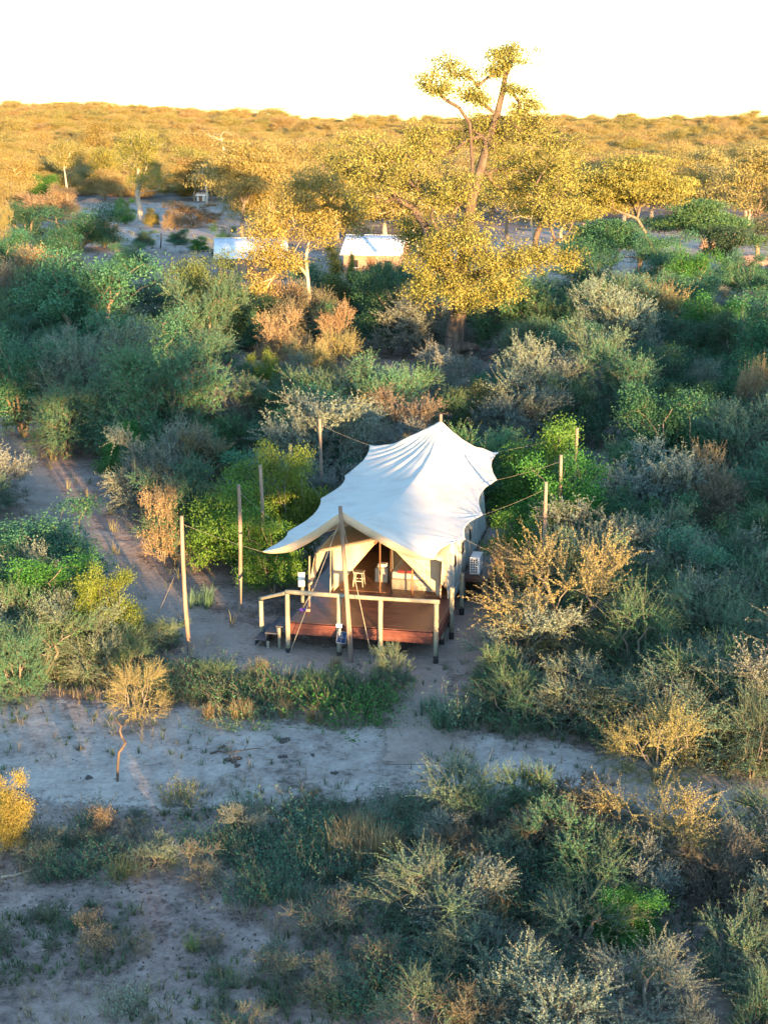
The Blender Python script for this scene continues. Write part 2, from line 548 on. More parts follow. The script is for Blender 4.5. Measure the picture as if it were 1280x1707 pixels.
# ------------------------------------------------------------------ ground, track, path
def axis(segs):
    out = []
    for a, b, s in segs:
        out += list(np.arange(a, b, s))
    out.append(segs[-1][1])
    return np.array(out)
gx_ = axis([(-3000, -800, 250), (-800, -240, 40), (-240, -40, 6), (-40, -18, .8), (-18, 18, .3), (18, 40, .8), (40, 240, 6), (240, 800, 40), (800, 3000, 250)])
gy_ = axis([(-400, -60, 20), (-60, 18, 4), (18, 64, .3), (64, 120, 1.0), (120, 330, 5), (330, 1200, 15), (1200, 6000, 200)])
GX, GY = np.meshgrid(gx_, gy_)
GZ = hgt(GX, GY)
nx, ny = len(gx_), len(gy_)
idx = np.arange(nx * ny).reshape(ny, nx)
mb = MB()
mb.add(np.stack([GX, GY, GZ], -1).reshape(-1, 3), quads=np.stack([idx[:-1, :-1], idx[:-1, 1:], idx[1:, 1:], idx[1:, :-1]], -1).reshape(-1, 4))
g = link('ground', mb.mesh('ground', M['ground'], True))
g['kind'] = 'structure'

def smooth_line(pts, n=160):
    P = np.array(pts, float)
    d = np.r_[0, np.cumsum(np.linalg.norm(np.diff(P[:, :2], axis=0), axis=1))]
    t = np.linspace(0, d[-1], n)
    L = np.stack([np.interp(t, d, P[:, k]) for k in range(P.shape[1])], 1)
    for _ in range(14):
        L[1:-1] = .25 * L[:-2] + .5 * L[1:-1] + .25 * L[2:]
    return L

TRACK = smooth_line([(*ground_pt(px, py)[:2], w) for px, py, w in [(-400, 1215, 3.2), (-60, 1238, 3.2), (100, 1246, 3.2), (250, 1258, 3.1), (450, 1270, 2.6), (640, 1272, 2.2), (850, 1278, 1.7), (1000, 1300, 1.6), (1150, 1325, 1.6), (1330, 1355, 1.7), (1700, 1400, 1.8)]])
PATH = smooth_line([(*ground_pt(px, py)[:2], w) for px, py, w in [(-70, 690, 1.3), (10, 745, 1.3), (55, 815, 1.2), (130, 890, 1.1), (205, 945, 1.1), (255, 1005, 1.3), (330, 1052, 1.6), (420, 1088, 1.7), (520, 1106, 1.5), (620, 1116, 1.5), (735, 1110, 1.5), (790, 1050, 1.3), (806, 990, 1.1), (815, 940, 1.0)]])
SIDE = smooth_line([(*ground_pt(px, py)[:2], w) for px, py, w in [(690, 1105, 1.0), (702, 1160, 1.0), (712, 1225, 1.1), (715, 1275, 1.2)]], 60)

def ribbon(name, L, mat, lift):
    d = np.gradient(L[:, :2], axis=0); d = unit(d)
    nrm = np.stack([-d[:, 1], d[:, 0]], 1)
    ks = np.linspace(-1.35, 1.35, 19)
    X = L[:, None, 0] + nrm[:, None, 0] * ks[None] * L[:, None, 2]
    Y = L[:, None, 1] + nrm[:, None, 1] * ks[None] * L[:, None, 2]
    Z = hgt(X, Y) + lift
    i = np.arange(X.size).reshape(X.shape)
    mb = MB()
    mb.add(np.stack([X, Y, Z], -1).reshape(-1, 3), quads=np.stack([i[:-1, :-1], i[:-1, 1:], i[1:, 1:], i[1:, :-1]], -1).reshape(-1, 4))
    me = mb.mesh(name, mat, True)
    a = me.attributes.new('edge', 'FLOAT', 'POINT')
    e = np.clip((1.35 - np.abs(ks)) / .75, 0, 1)
    a.data.foreach_set('value', np.broadcast_to(e, X.shape).astype(np.float32).ravel().copy())
    o = link(name, me); o['kind'] = 'structure'
    return o
ribbon('sand_track', TRACK, M['track'], .016)
ribbon('foot_path', PATH, M['path'], .024)
ribbon('link_path', SIDE, M['path'], .032)

def line_dist(L, x, y):
    """signed clearance to a path: below 0 is on it"""
    x = np.atleast_1d(x); y = np.atleast_1d(y)
    d = np.hypot(L[None, :, 0] - x[:, None], L[None, :, 1] - y[:, None]) - L[None, :, 2]
    return d.min(1)

# ------------------------------------------------------------------ tent frame
TT = R(12.0)
OX, OY = -0.69, 42.46
def tw(u, v, z):
    return np.array([OX + u * math.cos(TT) + v * math.sin(TT), OY - u * math.sin(TT) + v * math.cos(TT), z])
def tl(x, y):
    rx, ry = x - OX, y - OY
    return rx * math.cos(TT) - ry * math.sin(TT), rx * math.sin(TT) + ry * math.cos(TT)
RNG = np.random.default_rng(7)

# ---- deck
deck = thing('timber_deck', 'raised dark red timber deck with log railing in front of the white tent', 'deck', tw(0, 0, 0), -TT)
w2 = 2.36
plank = box_mesh('plank', (-w2, 0, -.03), (w2, .132, 0), M['deck'], .004)
for k in range(25):
    o = link('plank', plank, deck, (RNG.uniform(-.006, .006), .012 + k * .138, 1.0 + RNG.uniform(-.003, .003)))
for k, (z0, z1, off) in enumerate([(.80, .965, -.045), (.60, .795, -.028)]):
    link('fascia_board', box_mesh('fascia_board', (-w2 + .01, off, z0), (w2 - .01, off + .04, z1), M['fascia']), deck)
link('fascia_board', box_mesh('fascia_board', (w2 + .004, .0, .62), (w2 + .04, 3.4, .96), M['fascia']), deck)
link('fascia_board', box_mesh('fascia_board', (-w2 - .04, .0, .62), (-w2 - .004, 3.4, .96), M['fascia']), deck)
for k in range(7):
    link('joist', box_mesh('joist', (-w2 + .1 + k * .74, .02, .72), (-w2 + .16 + k * .74, 3.4, .96), M['deck']), deck)
link('walkway_floor', box_mesh('walkway_floor', (-w2 - .25, 3.47, .88), (-1.86, 12.6, .985), M['deck']), deck)
link('side_platform', box_mesh('side_platform', (2.24, 5.7, .86), (3.15, 12.4, .99), M['deck']), deck)
def post(u, v, z0, z1, r, foot=True, mat='rail'):
    o = link('post', log_mesh('post', (u, v, z0), (u, v, z1), r * 1.04, r, M[mat], RNG, 10, 8, .08, .004), deck)
    if foot:
        link('tarred_foot', log_mesh('tarred_foot', (u, v, -.15), (u, v, z0 + .004), r * 1.07, r * 1.07, M['tar'], RNG, 10, 2, .03, 0), o)
    return o
for u in (-w2, -.70, .62, w2):
    post(u, -.11, .26 if u > 2 else .16, 1.965, .075)
post(-3.50, .80, .14, 1.36, .07)
post(-2.42, 1.95, 1.0, 1.98, .07, False)
for u in (-2.2, -.8, .7, 2.25):
    for v in (1.6, 3.3, 6, 9, 12):
        if not (abs(u) < 1 and v > 4):
            post(u, v, .2, .86, .08)
post(w2 + .12, 2.15, .25, 1.78, .075)
post(w2 + .06, 4.6, .25, 1.5, .08)
for v in (6.4, 8.2, 10.2):
    post(2.95, v, .22, .87, .085)
link('handrail', log_mesh('handrail', (-w2 - .06, -.11, 2.02), (w2 + .1, -.11, 2.02), .072, .066, M['rail'], RNG, 12, 16, .10, .002), deck)
link('handrail', log_mesh('handrail', (-w2 - .02, -.10, 1.985), (-3.56, .84, 1.40), .058, .055, M['rail'], RNG, 12, 8, .10, .002), deck)
for k in range(3):
    x1 = -w2 - .06 - k * .36
    link('step', box_mesh('step', (x1 - .40, .10, .74 - k * .245), (x1, 1.6, .79 - k * .245), M['step']), deck)
    link('step_riser', box_mesh('step_riser', (x1 - .385, .12, .56 - k * .245), (x1 - .36, 1.58, .738 - k * .245), M['step']), deck)
for v in (.14, 1.56):
    link('step_post', log_mesh('step_post', (-2.72, v, -.1), (-2.72, v, .73), .05, .05, M['rail'], RNG, 8, 3, .08, 0), deck)
    link('step_post', log_mesh('step_post', (-3.1, v, -.1), (-3.1, v, .24), .05, .05, M['rail'], RNG, 8, 3, .08, 0), deck)

# ---- tent: two-peaked fly over a ridge tent
tent = thing('safari_tent', 'large white two-peaked canvas safari tent with tan interior, pitched on the timber deck', 'tent', tw(0, 0, 0), -TT)
def interp(t, ts, vs):
    return np.interp(t, ts, vs)
TS_L = [0, .20, .50, .76, 1.0]
PT_L = np.array([(-3.37, .62, 3.05), (-3.19, 2.94, 3.08), (-3.16, 7.24, 3.15), (-2.95, 10.05, 3.35), (-2.76, 13.5, 3.80)])
TS_R = [0, .18, .42, .76, 1.0]
PT_R = np.array([(2.06, 1.15, 3.0), (2.72, 3.27, 3.08), (2.85, 6.37, 3.10), (2.78, 10.54, 3.35), (2.47, 13.4, 3.80)])
PK0, PK1 = np.array([-.46, -.62, 4.86]), np.array([.33, 12.25, 5.18])
CS = [0, .03, .07, .14, .25, .40, .55, .70, .80, .88, .94, .975, 1]
CZ = [4.86, 4.62, 4.38, 4.06, 3.80, 3.66, 3.66, 3.78, 3.95, 4.22, 4.56, 4.86, 5.18]
def edge(s, ts, pt, inward):
    p = np.stack([interp(s, ts, pt[:, k]) for k in range(3)], 1)
    for a, b in zip(ts[:-1], ts[1:]):
        m = (s >= a) & (s <= b)
        t = (s[m] - a) / (b - a)
        L = (b - a) * 13
        p[m, 0] += inward * .115 * L * np.sin(np.pi * t) ** .9 * .75
        p[m, 2] += .05 * np.sin(np.pi * t)
    return p
NS, NQ = 150, 52
s_ = np.linspace(0, 1, NS)
sw = s_ + .0
Lp = edge(sw, TS_L, PT_L, 1); Rp = edge(sw, TS_R, PT_R, -1)
Cp = np.stack([PK0[0] + (PK1[0] - PK0[0]) * s_, PK0[1] + (PK1[1] - PK0[1]) * s_, interp(s_, CS, CZ)], 1)
for _ in range(3):
    Cp[1:-1, 2] = .25 * Cp[:-2, 2] + .5 * Cp[1:-1, 2] + .25 * Cp[2:, 2]
rows = []
qs = np.linspace(0, 1, NQ)
def side_rows(E):
    q = qs[None, :]
    f = 1 - (1 - q) ** 1.45
    P = np.zeros((NS, NQ, 3))
    for k in (0, 1):
        P[:, :, k] = Cp[:, None, k] + (E[:, None, k] - Cp[:, None, k]) * q
    P[:, :, 2] = Cp[:, None, 2] + (E[:, None, 2] - Cp[:, None, 2]) * f
    # front and back edges curve inwards between peak and corner
    cur = np.sin(np.pi * q)
    P[:, :, 1] += .34 * cur * np.exp(-s_[:, None] / .05) - .42 * cur * np.exp(-(1 - s_[:, None]) / .05)
    return P
PL, PR = side_rows(Lp), side_rows(Rp)
G = np.concatenate([PL[:, ::-1], PR[:, 1:]], 1)
def folds(G, pk, n, amp, r0, r1, seed):
    d = np.hypot(G[..., 0] - pk[0], G[..., 1] - pk[1])
    th = np.arctan2(G[..., 0] - pk[0], np.abs(G[..., 1] - pk[1]) + .05)
    win = sstep(.05, r0, d) * (1 - sstep(r0, r1, d))
    w = np.sin(th * n + seed) * .6 + np.sin(th * n * 1.7 + 2 * seed) * .4 + .8 * (fbm(th * 6 + seed, d * .3, 3) - .5)
    G[..., 2] += amp * win * w
folds(G, PK1, 21, .040, .9, 4.6, 1.3)
folds(G, PK0, 15, .020, .6, 2.4, 2.1)
for e in list(PT_L) + list(PT_R):
    d = np.hypot(G[..., 0] - e[0], G[..., 1] - e[1])
    th = np.arctan2(G[..., 1] - e[1], G[..., 0] - e[0])
    G[..., 2] += .016 * np.sin(th * 11) * sstep(.05, .35, d) * (1 - sstep(.35, 1.5, d))
G[..., 2] += .03 * (fbm(G[..., 0] * .7 + 5, G[..., 1] * .5, 2) - .5)
ncol = G.shape[1]
gi = np.arange(NS * ncol).reshape(NS, ncol)
mb = MB()
mb.add(G.reshape(-1, 3), quads=np.stack([gi[:-1, :-1], gi[:-1, 1:], gi[1:, 1:], gi[1:, :-1]], -1).reshape(-1, 4))
fly = link('fly_sheet', mb.mesh('fly_sheet', M['fly'], True), tent)
fly['label'] = 'white weatherproof roof sheet with scalloped edges'
sm = fly.modifiers.new('thickness', 'SOLIDIFY'); sm.thickness = .008; sm.offset = -1
# valance hanging from the front edge
fr = G[0]
nv = len(fr)
drop = .30 * np.minimum(1, np.minimum(np.linspace(0, 1, nv), np.linspace(1, 0, nv)) * 5 + .12)
V0 = fr + np.array([0, -.004, .004])
V1 = fr + np.stack([np.zeros(nv), .05 + 0 * drop, -drop], 1)
mb = MB()
vm = np.stack([V0, (V0 + V1) / 2 + np.array([0, .02, 0]), V1], 0)
vi = np.arange(vm.shape[0] * nv).reshape(vm.shape[0], nv)
mb.add(vm.reshape(-1, 3), quads=np.stack([vi[:-1, :-1], vi[:-1, 1:], vi[1:, 1:], vi[1:, :-1]], -1).reshape(-1, 4))
vo = link('valance', mb.mesh('valance', M['tan'], True), fly)
sm = vo.modifiers.new('thickness', 'SOLIDIFY'); sm.thickness = .006

def sheet(name, grid, mat, parent, th=.006):
    grid = np.asarray(grid, float)
    a, b = grid.shape[:2]
    i = np.arange(a * b).reshape(a, b)
    mb = MB()
    mb.add(grid.reshape(-1, 3), quads=np.stack([i[:-1, :-1], i[:-1, 1:], i[1:, 1:], i[1:, :-1]], -1).reshape(-1, 4))
    o = link(name, mb.mesh(name, mat, True), parent)
    m = o.modifiers.new('thickness', 'SOLIDIFY'); m.thickness = th; m.offset = 0
    return o
def bilinear(p00, p10, p11, p01, n=10, m=10, bulge=(0, 0, 0), wav=0.0, wn=5):
    a = np.linspace(0, 1, n)[:, None, None]; b = np.linspace(0, 1, m)[None, :, None]
    p00, p10, p11, p01 = [np.array(p, float) for p in (p00, p10, p11, p01)]
    g = p00 * (1 - a) * (1 - b) + p10 * a * (1 - b) + p11 * a * b + p01 * (1 - a) * b
    g = g + np.array(bulge) * np.sin(np.pi * a) * np.sin(np.pi * b)
    if wav:
        g = g + np.array([0, 1, 0]) * wav * np.sin(b * wn * 6.28) * np.sin(np.pi * a) ** .5
    return g
UL, UR, VF, VB = -1.80, 2.02, 3.25, 12.2
UC = .05
# inner roof with a porch awning reaching forward of the gable
for name, ue in (('roof_slope', UL - .18), ('roof_slope', UR + .15)):
    sheet(name, bilinear((UC, 1.75, 3.30), (ue, 1.85, 2.72), (ue, VB, 2.74), (UC, VB, 3.40), 12, 18, (0, 0, -.05)), M['tan'], tent)
wr = sheet('side_wall', bilinear((UR, VF, 2.78), (UR + .16, VF, .86), (UR + .16, VB, .90), (UR, VB, 2.78), 10, 40, (.04, 0, 0), .0), M['grey'], tent)
sheet('side_wall', bilinear((UL, VF, 2.78), (UL - .03, VF, 1.0), (UL - .03, VB, 1.0), (UL, VB, 2.78), 10, 30, (-.04, 0, 0)), M['grey'], tent)
sheet('back_wall', bilinear((UL, VB, 3.0), (UL, VB, 1.0), (UR, VB, 1.0), (UR, VB, 3.0), 6, 6), M['tan'], tent)
for v in (4.2, 5.0, 5.8, 6.6, 7.5, 8.4, 9.4, 10.4):
    link('wall_seam', box_mesh('wall_seam', (UR + .03, v, .9), (UR + .185, v + .05, 2.75), M['grey'], .004), wr)
for v in (4.30, 5.9, 7.6):
    win = sheet('window', bilinear((UR + .075, v, 2.38), (UR + .135, v + .04, 1.62), (UR + .145, v + .70, 1.70), (UR + .08, v + .74, 2.42), 6, 6, (.05, 0, 0)), M['dark_open'], wr, .004)
    sheet('window_flap', bilinear((UR + .10, v - .04, 2.47), (UR + .20, v, 2.2), (UR + .20, v + .76, 2.26), (UR + .10, v + .8, 2.5), 4, 6, (.04, 0, -.02)), M['grey'], win, .006)
link('skirt', box_mesh('skirt', (UR + .14, VF - .02, .70), (UR + .20, 5.6, .97), M['grey'], .01), wr)
# gable panels either side of a pointed opening
AP = (UC - .12, VF, 3.12)
sheet('front_panel', np.array([[np.array(AP) * (1 - t) + np.array((UC - .12 + (UL - UC + .12) * k, VF + .02, 3.26 - .56 * k)) * 0 + (np.array((UL, VF + .02, 2.78)) - np.array(AP)) * t * 0 + 0 for t in (0,)] for k in (0,)]) if False else
      bilinear((UC - .12, VF, 3.22), (UC - .16, VF - .02, 2.96), (UL + .10, VF - .06, 1.02), (UL, VF, 2.76), 14, 14, (0, -.10, 0), .035, 3), M['tan'], tent)
sheet('front_panel', bilinear((UC - .12, VF, 3.22), (UC - .06, VF - .02, 2.96), (UR - .08, VF - .06, 1.02), (UR, VF, 2.76), 14, 14, (0, -.10, 0), .03, 3), M['tan'], tent)
sheet('porch_curtain', bilinear((UR + .12, 2.25, 2.74), (UR + .05, 2.40, 1.78), (UR + .10, VF, 1.35), (UR + .08, VF, 2.74), 10, 8, (.10, 0, 0), .03, 2), M['tan'], tent)
sheet('porch_curtain', bilinear((UL - .17, 1.86, 2.73), (-2.09, 1.56, 1.70), (-2.03, 1.66, 1.75), (UL - .10, 3.3, 2.55), 14, 12, (-.10, -.12, -.10)), M['tan'], tent)
link('porch_post', log_mesh('porch_post', (-2.09, 1.52, 1.0), (-2.07, 1.55, 2.72), .035, .03, M['pole'], RNG, 8, 6, .08, .003), tent)
link('interior_floor', box_mesh('interior_floor', (UL + .02, 3.47, .93), (UR + .1, VB - .02, 1.012), M['wood_mid'], .004), tent)
ridge = link('ridge_pole', log_mesh('ridge_pole', (UC, 1.7, 3.24), (UC, VB, 3.34), .05, .05, M['wood_mid'], RNG, 8, 6, .04, .002), tent)
for u, v, zt in ((-.16, VF + .18, 3.2), (.22, VF + .18, 2.95), (.95, VF + .1, 2.6), (UC, 9.0, 3.3)):
    link('frame_pole', log_mesh('frame_pole', (u, v, 1.0), (u, v, zt), .032, .03, M['wood_mid'], RNG, 8, 4, .04, .002), tent)
sheet('door_screen', bilinear((.22, VF + .12, 2.62), (.22, VF + .12, 1.01), (1.42, VF + .12, 1.01), (.9, VF + .12, 2.1), 4, 4), M['mesh'], tent, .002)
fp = link('ridge_mast', log_mesh('ridge_mast', (-.19, -.56, -.3), (-.50, -.66, 5.02), .085, .06, M['pole'], RNG, 12, 14, .12, .004), tent)
link('ridge_mast', log_mesh('ridge_mast', (.33, 12.2, 0), (.33, 12.25, 5.42), .08, .055, M['pole'], RNG, 10, 10, .1, .003), tent)

# guy poles beside the tent, with ropes to the fly corners
def guy_pole(px, py, h, label, lean=(0, 0), base=None):
    if base is None:
        d = ray(px, py); t = (h - H_CAM) / d[2]
        x, y = d[0] * t, d[1] * t
    else:
        x, y = base
    o = link('guy_pole', log_mesh('guy_pole', (0, 0, -.4), (lean[0], lean[1], h), .075, .056, M['pole'], RNG, 12, 12, .10, .006), None, (x, y, hz(x, y)))
    tag(o, label, 'pole', 'rough log guy poles standing either side of the tent')
    return x + lean[0], y + lean[1], h + hz(x, y)
b1 = ground_pt(318, 1090); b2 = ground_pt(398, 1020)
GP = [
    guy_pole(0, 0, 4.55, 'tall bare log pole beside the foot path bend, leaning slightly', (-.12, 0), b1[:2]),
    guy_pole(0, 0, 4.5, 'tall bare log pole between the grass clump and the green bush', (.12, 0), b2[:2]),
    guy_pole(434, 775, 4.5, 'log pole rising out of the bright green bush by the tent'),
    guy_pole(484, 740, 4.5, 'log pole top showing just behind the bright green bush'),
    guy_pole(533, 698, 4.6, 'log pole beside the golden lit shrub behind the tent'),
    guy_pole(962, 712, 4.5, 'log pole at the rear of the green bush, opposite the tent back corner'),
    guy_pole(935, 757, 4.5, 'log pole standing in the middle of the large green bush'),
    guy_pole(910, 803, 4.5, 'log pole mostly swallowed by the front of the large green bush'),
]
bx = ground_pt(843, 1030)
GP.append(guy_pole(0, 0, 2.35, 'short reddish log pole wrapped in golden thorn twigs', (.02, 0), bx[:2]))
def lw(p):
    return tw(p[0], p[1], p[2])
def rope(a, b, r=.0035, sag=.04):
    a = np.array(a, float); b = np.array(b, float)
    c = np.array(tent.location)
    # stored in the tent's frame
    def loc(p):
        u, v = tl(p[0], p[1]); return np.array([u, v, p[2]])
    link('guy_rope', rope_mesh('guy_rope', [loc(a), loc(b)], r, M['rope'], sag), tent)
for p, q in ((PT_L[0], GP[0]), (PT_L[1], GP[1]), (PT_L[2], GP[3]), (PT_L[4], GP[4]), (PT_R[2], GP[7]), (PT_R[3], GP[6]), (PT_R[4], GP[5]), (PT_R[1], GP[8])):
    rope(lw(p), (q[0], q[1], q[2] - .25))
rope((GP[0][0], GP[0][1], 3.2), ground_pt(262, 1028), .008, 0)
rope(tw(-.47, -.64, 4.7), ground_pt(482, 1092), .011, 0)
rope(tw(-.47, -.64, 4.7), ground_pt(622, 1106), .011, 0)
for z, a, b in ((2.6, (-1.95, 1.9), (-2.0, 1.9)), (2.7, (-1.62, 2.6), (-1.66, 2.55))):
    rope(tw(a[0], a[1], z), tw(b[0], b[1], 1.12), .010, 0)
rope(tw(-2.03, 1.75, 1.55), tw(-2.2, 1.15, 1.1), .012, .02)
rope(tw(2.28, -.02, 1.95), tw(2.28, -.02, 1.35), .008, 0)
rope(tw(.28, 3.3, 2.8), tw(.30, 3.3, 1.9), .008, 0)

# ---- things on and inside the tent
t = thing('low_bed', 'low bed with white linen and a red throw inside the tent', 'bed', tw(.95, 4.85, 1.012), -TT)
link('bed_base', box_mesh('bed_base', (-.85, -1.0, .0), (.75, 1.0, .36), M['wood_pale'], .02), t)
link('mattress', box_mesh('mattress', (-.82, -.97, .365), (.72, .97, .60), M['cotton_white'], .05), t)
link('throw', box_mesh('throw', (-.62, -1.0, .58), (-.12, .30, .67), M['cotton_red'], .03), t)
link('headboard', box_mesh('headboard', (-.85, 1.01, 0), (.75, 1.07, 1.05), M['wood_pale'], .02), t)
for x in (-.42, .32):
    link('pillow', box_mesh('pillow', (x - .3, .42, .61), (x + .3, .88, .82), M['cotton_white'], .08), t)
t = thing('night_stand', 'small pale bedside cupboard with white towel beside the bed in the tent', 'cupboard', tw(-.35, 4.75, 1.012), -TT)
link('cabinet', box_mesh('cabinet', (-.22, -.22, 0), (.22, .22, .5), M['wood_pale'], .01), t)
link('folded_towel', box_mesh('folded_towel', (-.17, -.15, .503), (.17, .15, .62), M['cotton_white'], .04), t)
t = thing('wooden_stool', 'pale four-legged stool just inside the tent opening', 'stool', tw(-1.02, 4.05, 1.012), -TT)
link('seat', box_mesh('seat', (-.17, -.17, .46), (.17, .17, .50), M['wood_pale'], .008), t)
for x in (-1, 1):
    for y in (-1, 1):
        link('leg', log_mesh('leg', (x * .17, y * .17, 0), (x * .13, y * .13, .462), .02, .018, M['wood_pale'], RNG, 6, 2, .02, 0), t)
link('stretcher', box_mesh('stretcher', (-.15, -.165, .18), (.15, -.14, .21), M['wood_pale'], .004), t)
link('stretcher', box_mesh('stretcher', (-.15, .14, .18), (.15, .165, .21), M['wood_pale'], .004), t)
# air conditioner, grille towards the path
t = thing('air_conditioner', 'white air conditioner outdoor unit with square grille on the tent side platform', 'air conditioner', tw(2.62, 6.0, .99), -TT)
link('casing', box_mesh('casing', (-.16, -.0, .06), (.20, .78, .66), M['white_paint'], .02), t)
gr = link('grille', box_mesh('grille', (-.13, -.018, .10), (.12, -.002, .62), M['dark_open'], .004), t)
for k in range(4):
    link('grille_bar', box_mesh('grille_bar', (-.135 + k * .082, -.034, .095), (-.110 + k * .082, -.019, .625), M['white_paint'], .003), gr)
for k in range(7):
    link('grille_bar', box_mesh('grille_bar', (-.13, -.031, .095 + k * .084), (.125, -.0195, .118 + k * .084), M['white_paint'], .003), gr)
for y in (.08, .66):
    link('foot', box_mesh('foot', (-.15, y, .0), (.19, y + .06, .06), M['steel'], .004), t)
# solar lamp on the rail post
t = thing('solar_lamp', 'small blue solar panel with white lamp box strapped to the front rail post', 'solar panel', tw(-.64, -.235, .6), -TT)
link('lamp_box', box_mesh('lamp_box', (-.12, -.06, .42), (.07, .05, .53), M['white_paint'], .012), t)
pn = link('panel', box_mesh('panel', (-.12, -.012, -.2), (.16, .012, .2), M['solar'], .003), t, (.05, -.10, .12))
pn.rotation_euler = (R(-48), R(10), R(12))
for a, b in (((-.13, -.02, -.21), (-.115, .016, .21)), ((.155, -.02, -.21), (.17, .016, .21)), ((-.115, -.02, -.21), (.155, .016, -.195)), ((-.115, -.02, .195), (.155, .016, .21)), ((.014, -.014, -.195), (.020, .013, .195)), ((-.115, -.0135, -.003), (.155, .0128, .003))):
    link('panel_frame', box_mesh('panel_frame', a, b, M['steel'], .002), pn)
link('bracket', box_mesh('bracket', (-.02, -.08, .08), (.02, .06, .40), M['steel'], .004), t)
# cloth on the short post, sandals and toggle on the deck
o = sheet('hanging_towel', bilinear((-.13, -.10, .44), (-.12, -.11, -.05), (.10, -.11, -.02), (.10, -.09, .46), 8, 8, (0, -.04, 0), .02, 2), M['cotton_white'], None, .012)
o.location = tw(-2.42, 1.95, 1.6); o.rotation_euler = (0, 0, -TT)
tag(o, 'small white towel hung over the short post above the steps', 'towel')
for k, (u, v, rz) in enumerate(((-2.26, 1.12, .5), (-2.12, 1.20, .9))):
    bm = bmesh.new()
    bmesh.ops.create_uvsphere(bm, u_segments=14, v_segments=8, radius=1)
    for vv in bm.verts:
        x, y, z = vv.co
        vv.co = Vector((x * (.055 - .012 * math.sin(y * 2.5)), y * .14, max(z, -.35) * .03 + .012))
    me = bpy.data.meshes.new('sole'); bm.to_mesh(me); bm.free(); me.materials.append(M['cotton_purple'])
    sd = thing('sandal', 'purple rubber sandal lying at the deck edge by the steps', 'sandal', tw(u, v, 1.004), rz, 'pair of purple sandals')
    link('sole', me, sd)
    link('strap', rope_mesh('strap', [(-.05, .0, .02), (0, .05, .06), (.05, .0, .02)], .010, M['cotton_purple'], 0, 6, 4), sd)
tg = link('rope_weight', log_mesh('rope_weight', (-.07, 0, .06), (.07, .02, .06), .055, .05, M['termite'], RNG, 10, 5, .25, .02), None, tw(-2.0, 1.0, 1.0))
tag(tg, 'reddish lump of wood weighing down a rope end on the deck', 'weight')

# ------------------------------------------------------------------ plant prototypes (mesh data shared between copies)
def bush_lobes(W, H, n, rng, low=.25):
    L = [(0, 0, H * .50, W * .30, W * .30, H * .38)]
    for k in range(5):
        a = 1.2566 * k + rng.normal(0, .25); r = W * .27
        L.append((r * math.cos(a), r * math.sin(a), H * rng.uniform(.2, .3), W * .2, W * .2, H * .2))
    for k in range(n):
        a = rng.uniform(0, 6.283); r = W * rng.uniform(.14, .38)
        s = rng.uniform(.11, .22) * W
        L.append((r * math.cos(a), r * math.sin(a), H * rng.uniform(low + .1, .90), s, s, s * rng.uniform(.6, .95) * H / W * 1.2))
    return L

def stems_from(P_attr, W, H, rng, nst=4, r=.06, rt=.006):
    """several stems from one root, each serving the attractors nearest to it"""
    mb = MB()
    ang = rng.uniform(0, 6.283) + np.arange(nst) * 6.283 / nst + rng.normal(0, .3, nst)
    a = np.arctan2(P_attr[:, 1], P_attr[:, 0])
    k = np.argmin(np.abs(np.angle(np.exp(1j * (a[:, None] - ang[None])))), 1)
    for i in range(nst):
        A = P_attr[k == i]
        if len(A) < 2:
            continue
        c = np.array([math.cos(ang[i]), math.sin(ang[i]), 0])
        tr = [c * .05 + [0, 0, -.15], c * W * .04 + [0, 0, H * .10], c * W * .09 + [0, 0, H * .24], c * W * .13 + [0, 0, H * .38]]
        P, par, rad = skeleton(tr, A, rng, r, rt, seg=W * .12)
        skel_tubes(mb, P, par, rad, .04)
    return mb

def broad_proto(W, H, seed, nclump=230, per=70, leaf=.10, csize=.30, lobes=7, asp=.55, shape=None):
    rng = np.random.default_rng(seed)
    L = shape(rng) if shape else bush_lobes(W, H, lobes, rng)
    A, AC = lobe_pts(L, nclump, rng, centres=True)
    AC = AC[A[:, 2] > .1 * H]; A = A[A[:, 2] > .1 * H]
    st = stems_from(A, W, H, rng, 5, .018 * W, .006)
    mb = MB()
    n = len(A)
    ct = rng.random(n)
    C = np.repeat(A, per, 0)
    off = rng.normal(size=C.shape) * np.array([csize, csize, csize * .62])
    tone = np.clip(np.repeat(ct, per) * .55 + rng.random(len(C)) * .45, 0, 1)
    leaves(mb, C + off, leaf, rng, asp, .4, tone, outward=unit(C + off - np.repeat(AC, per, 0)) * .6)
    return st, mb

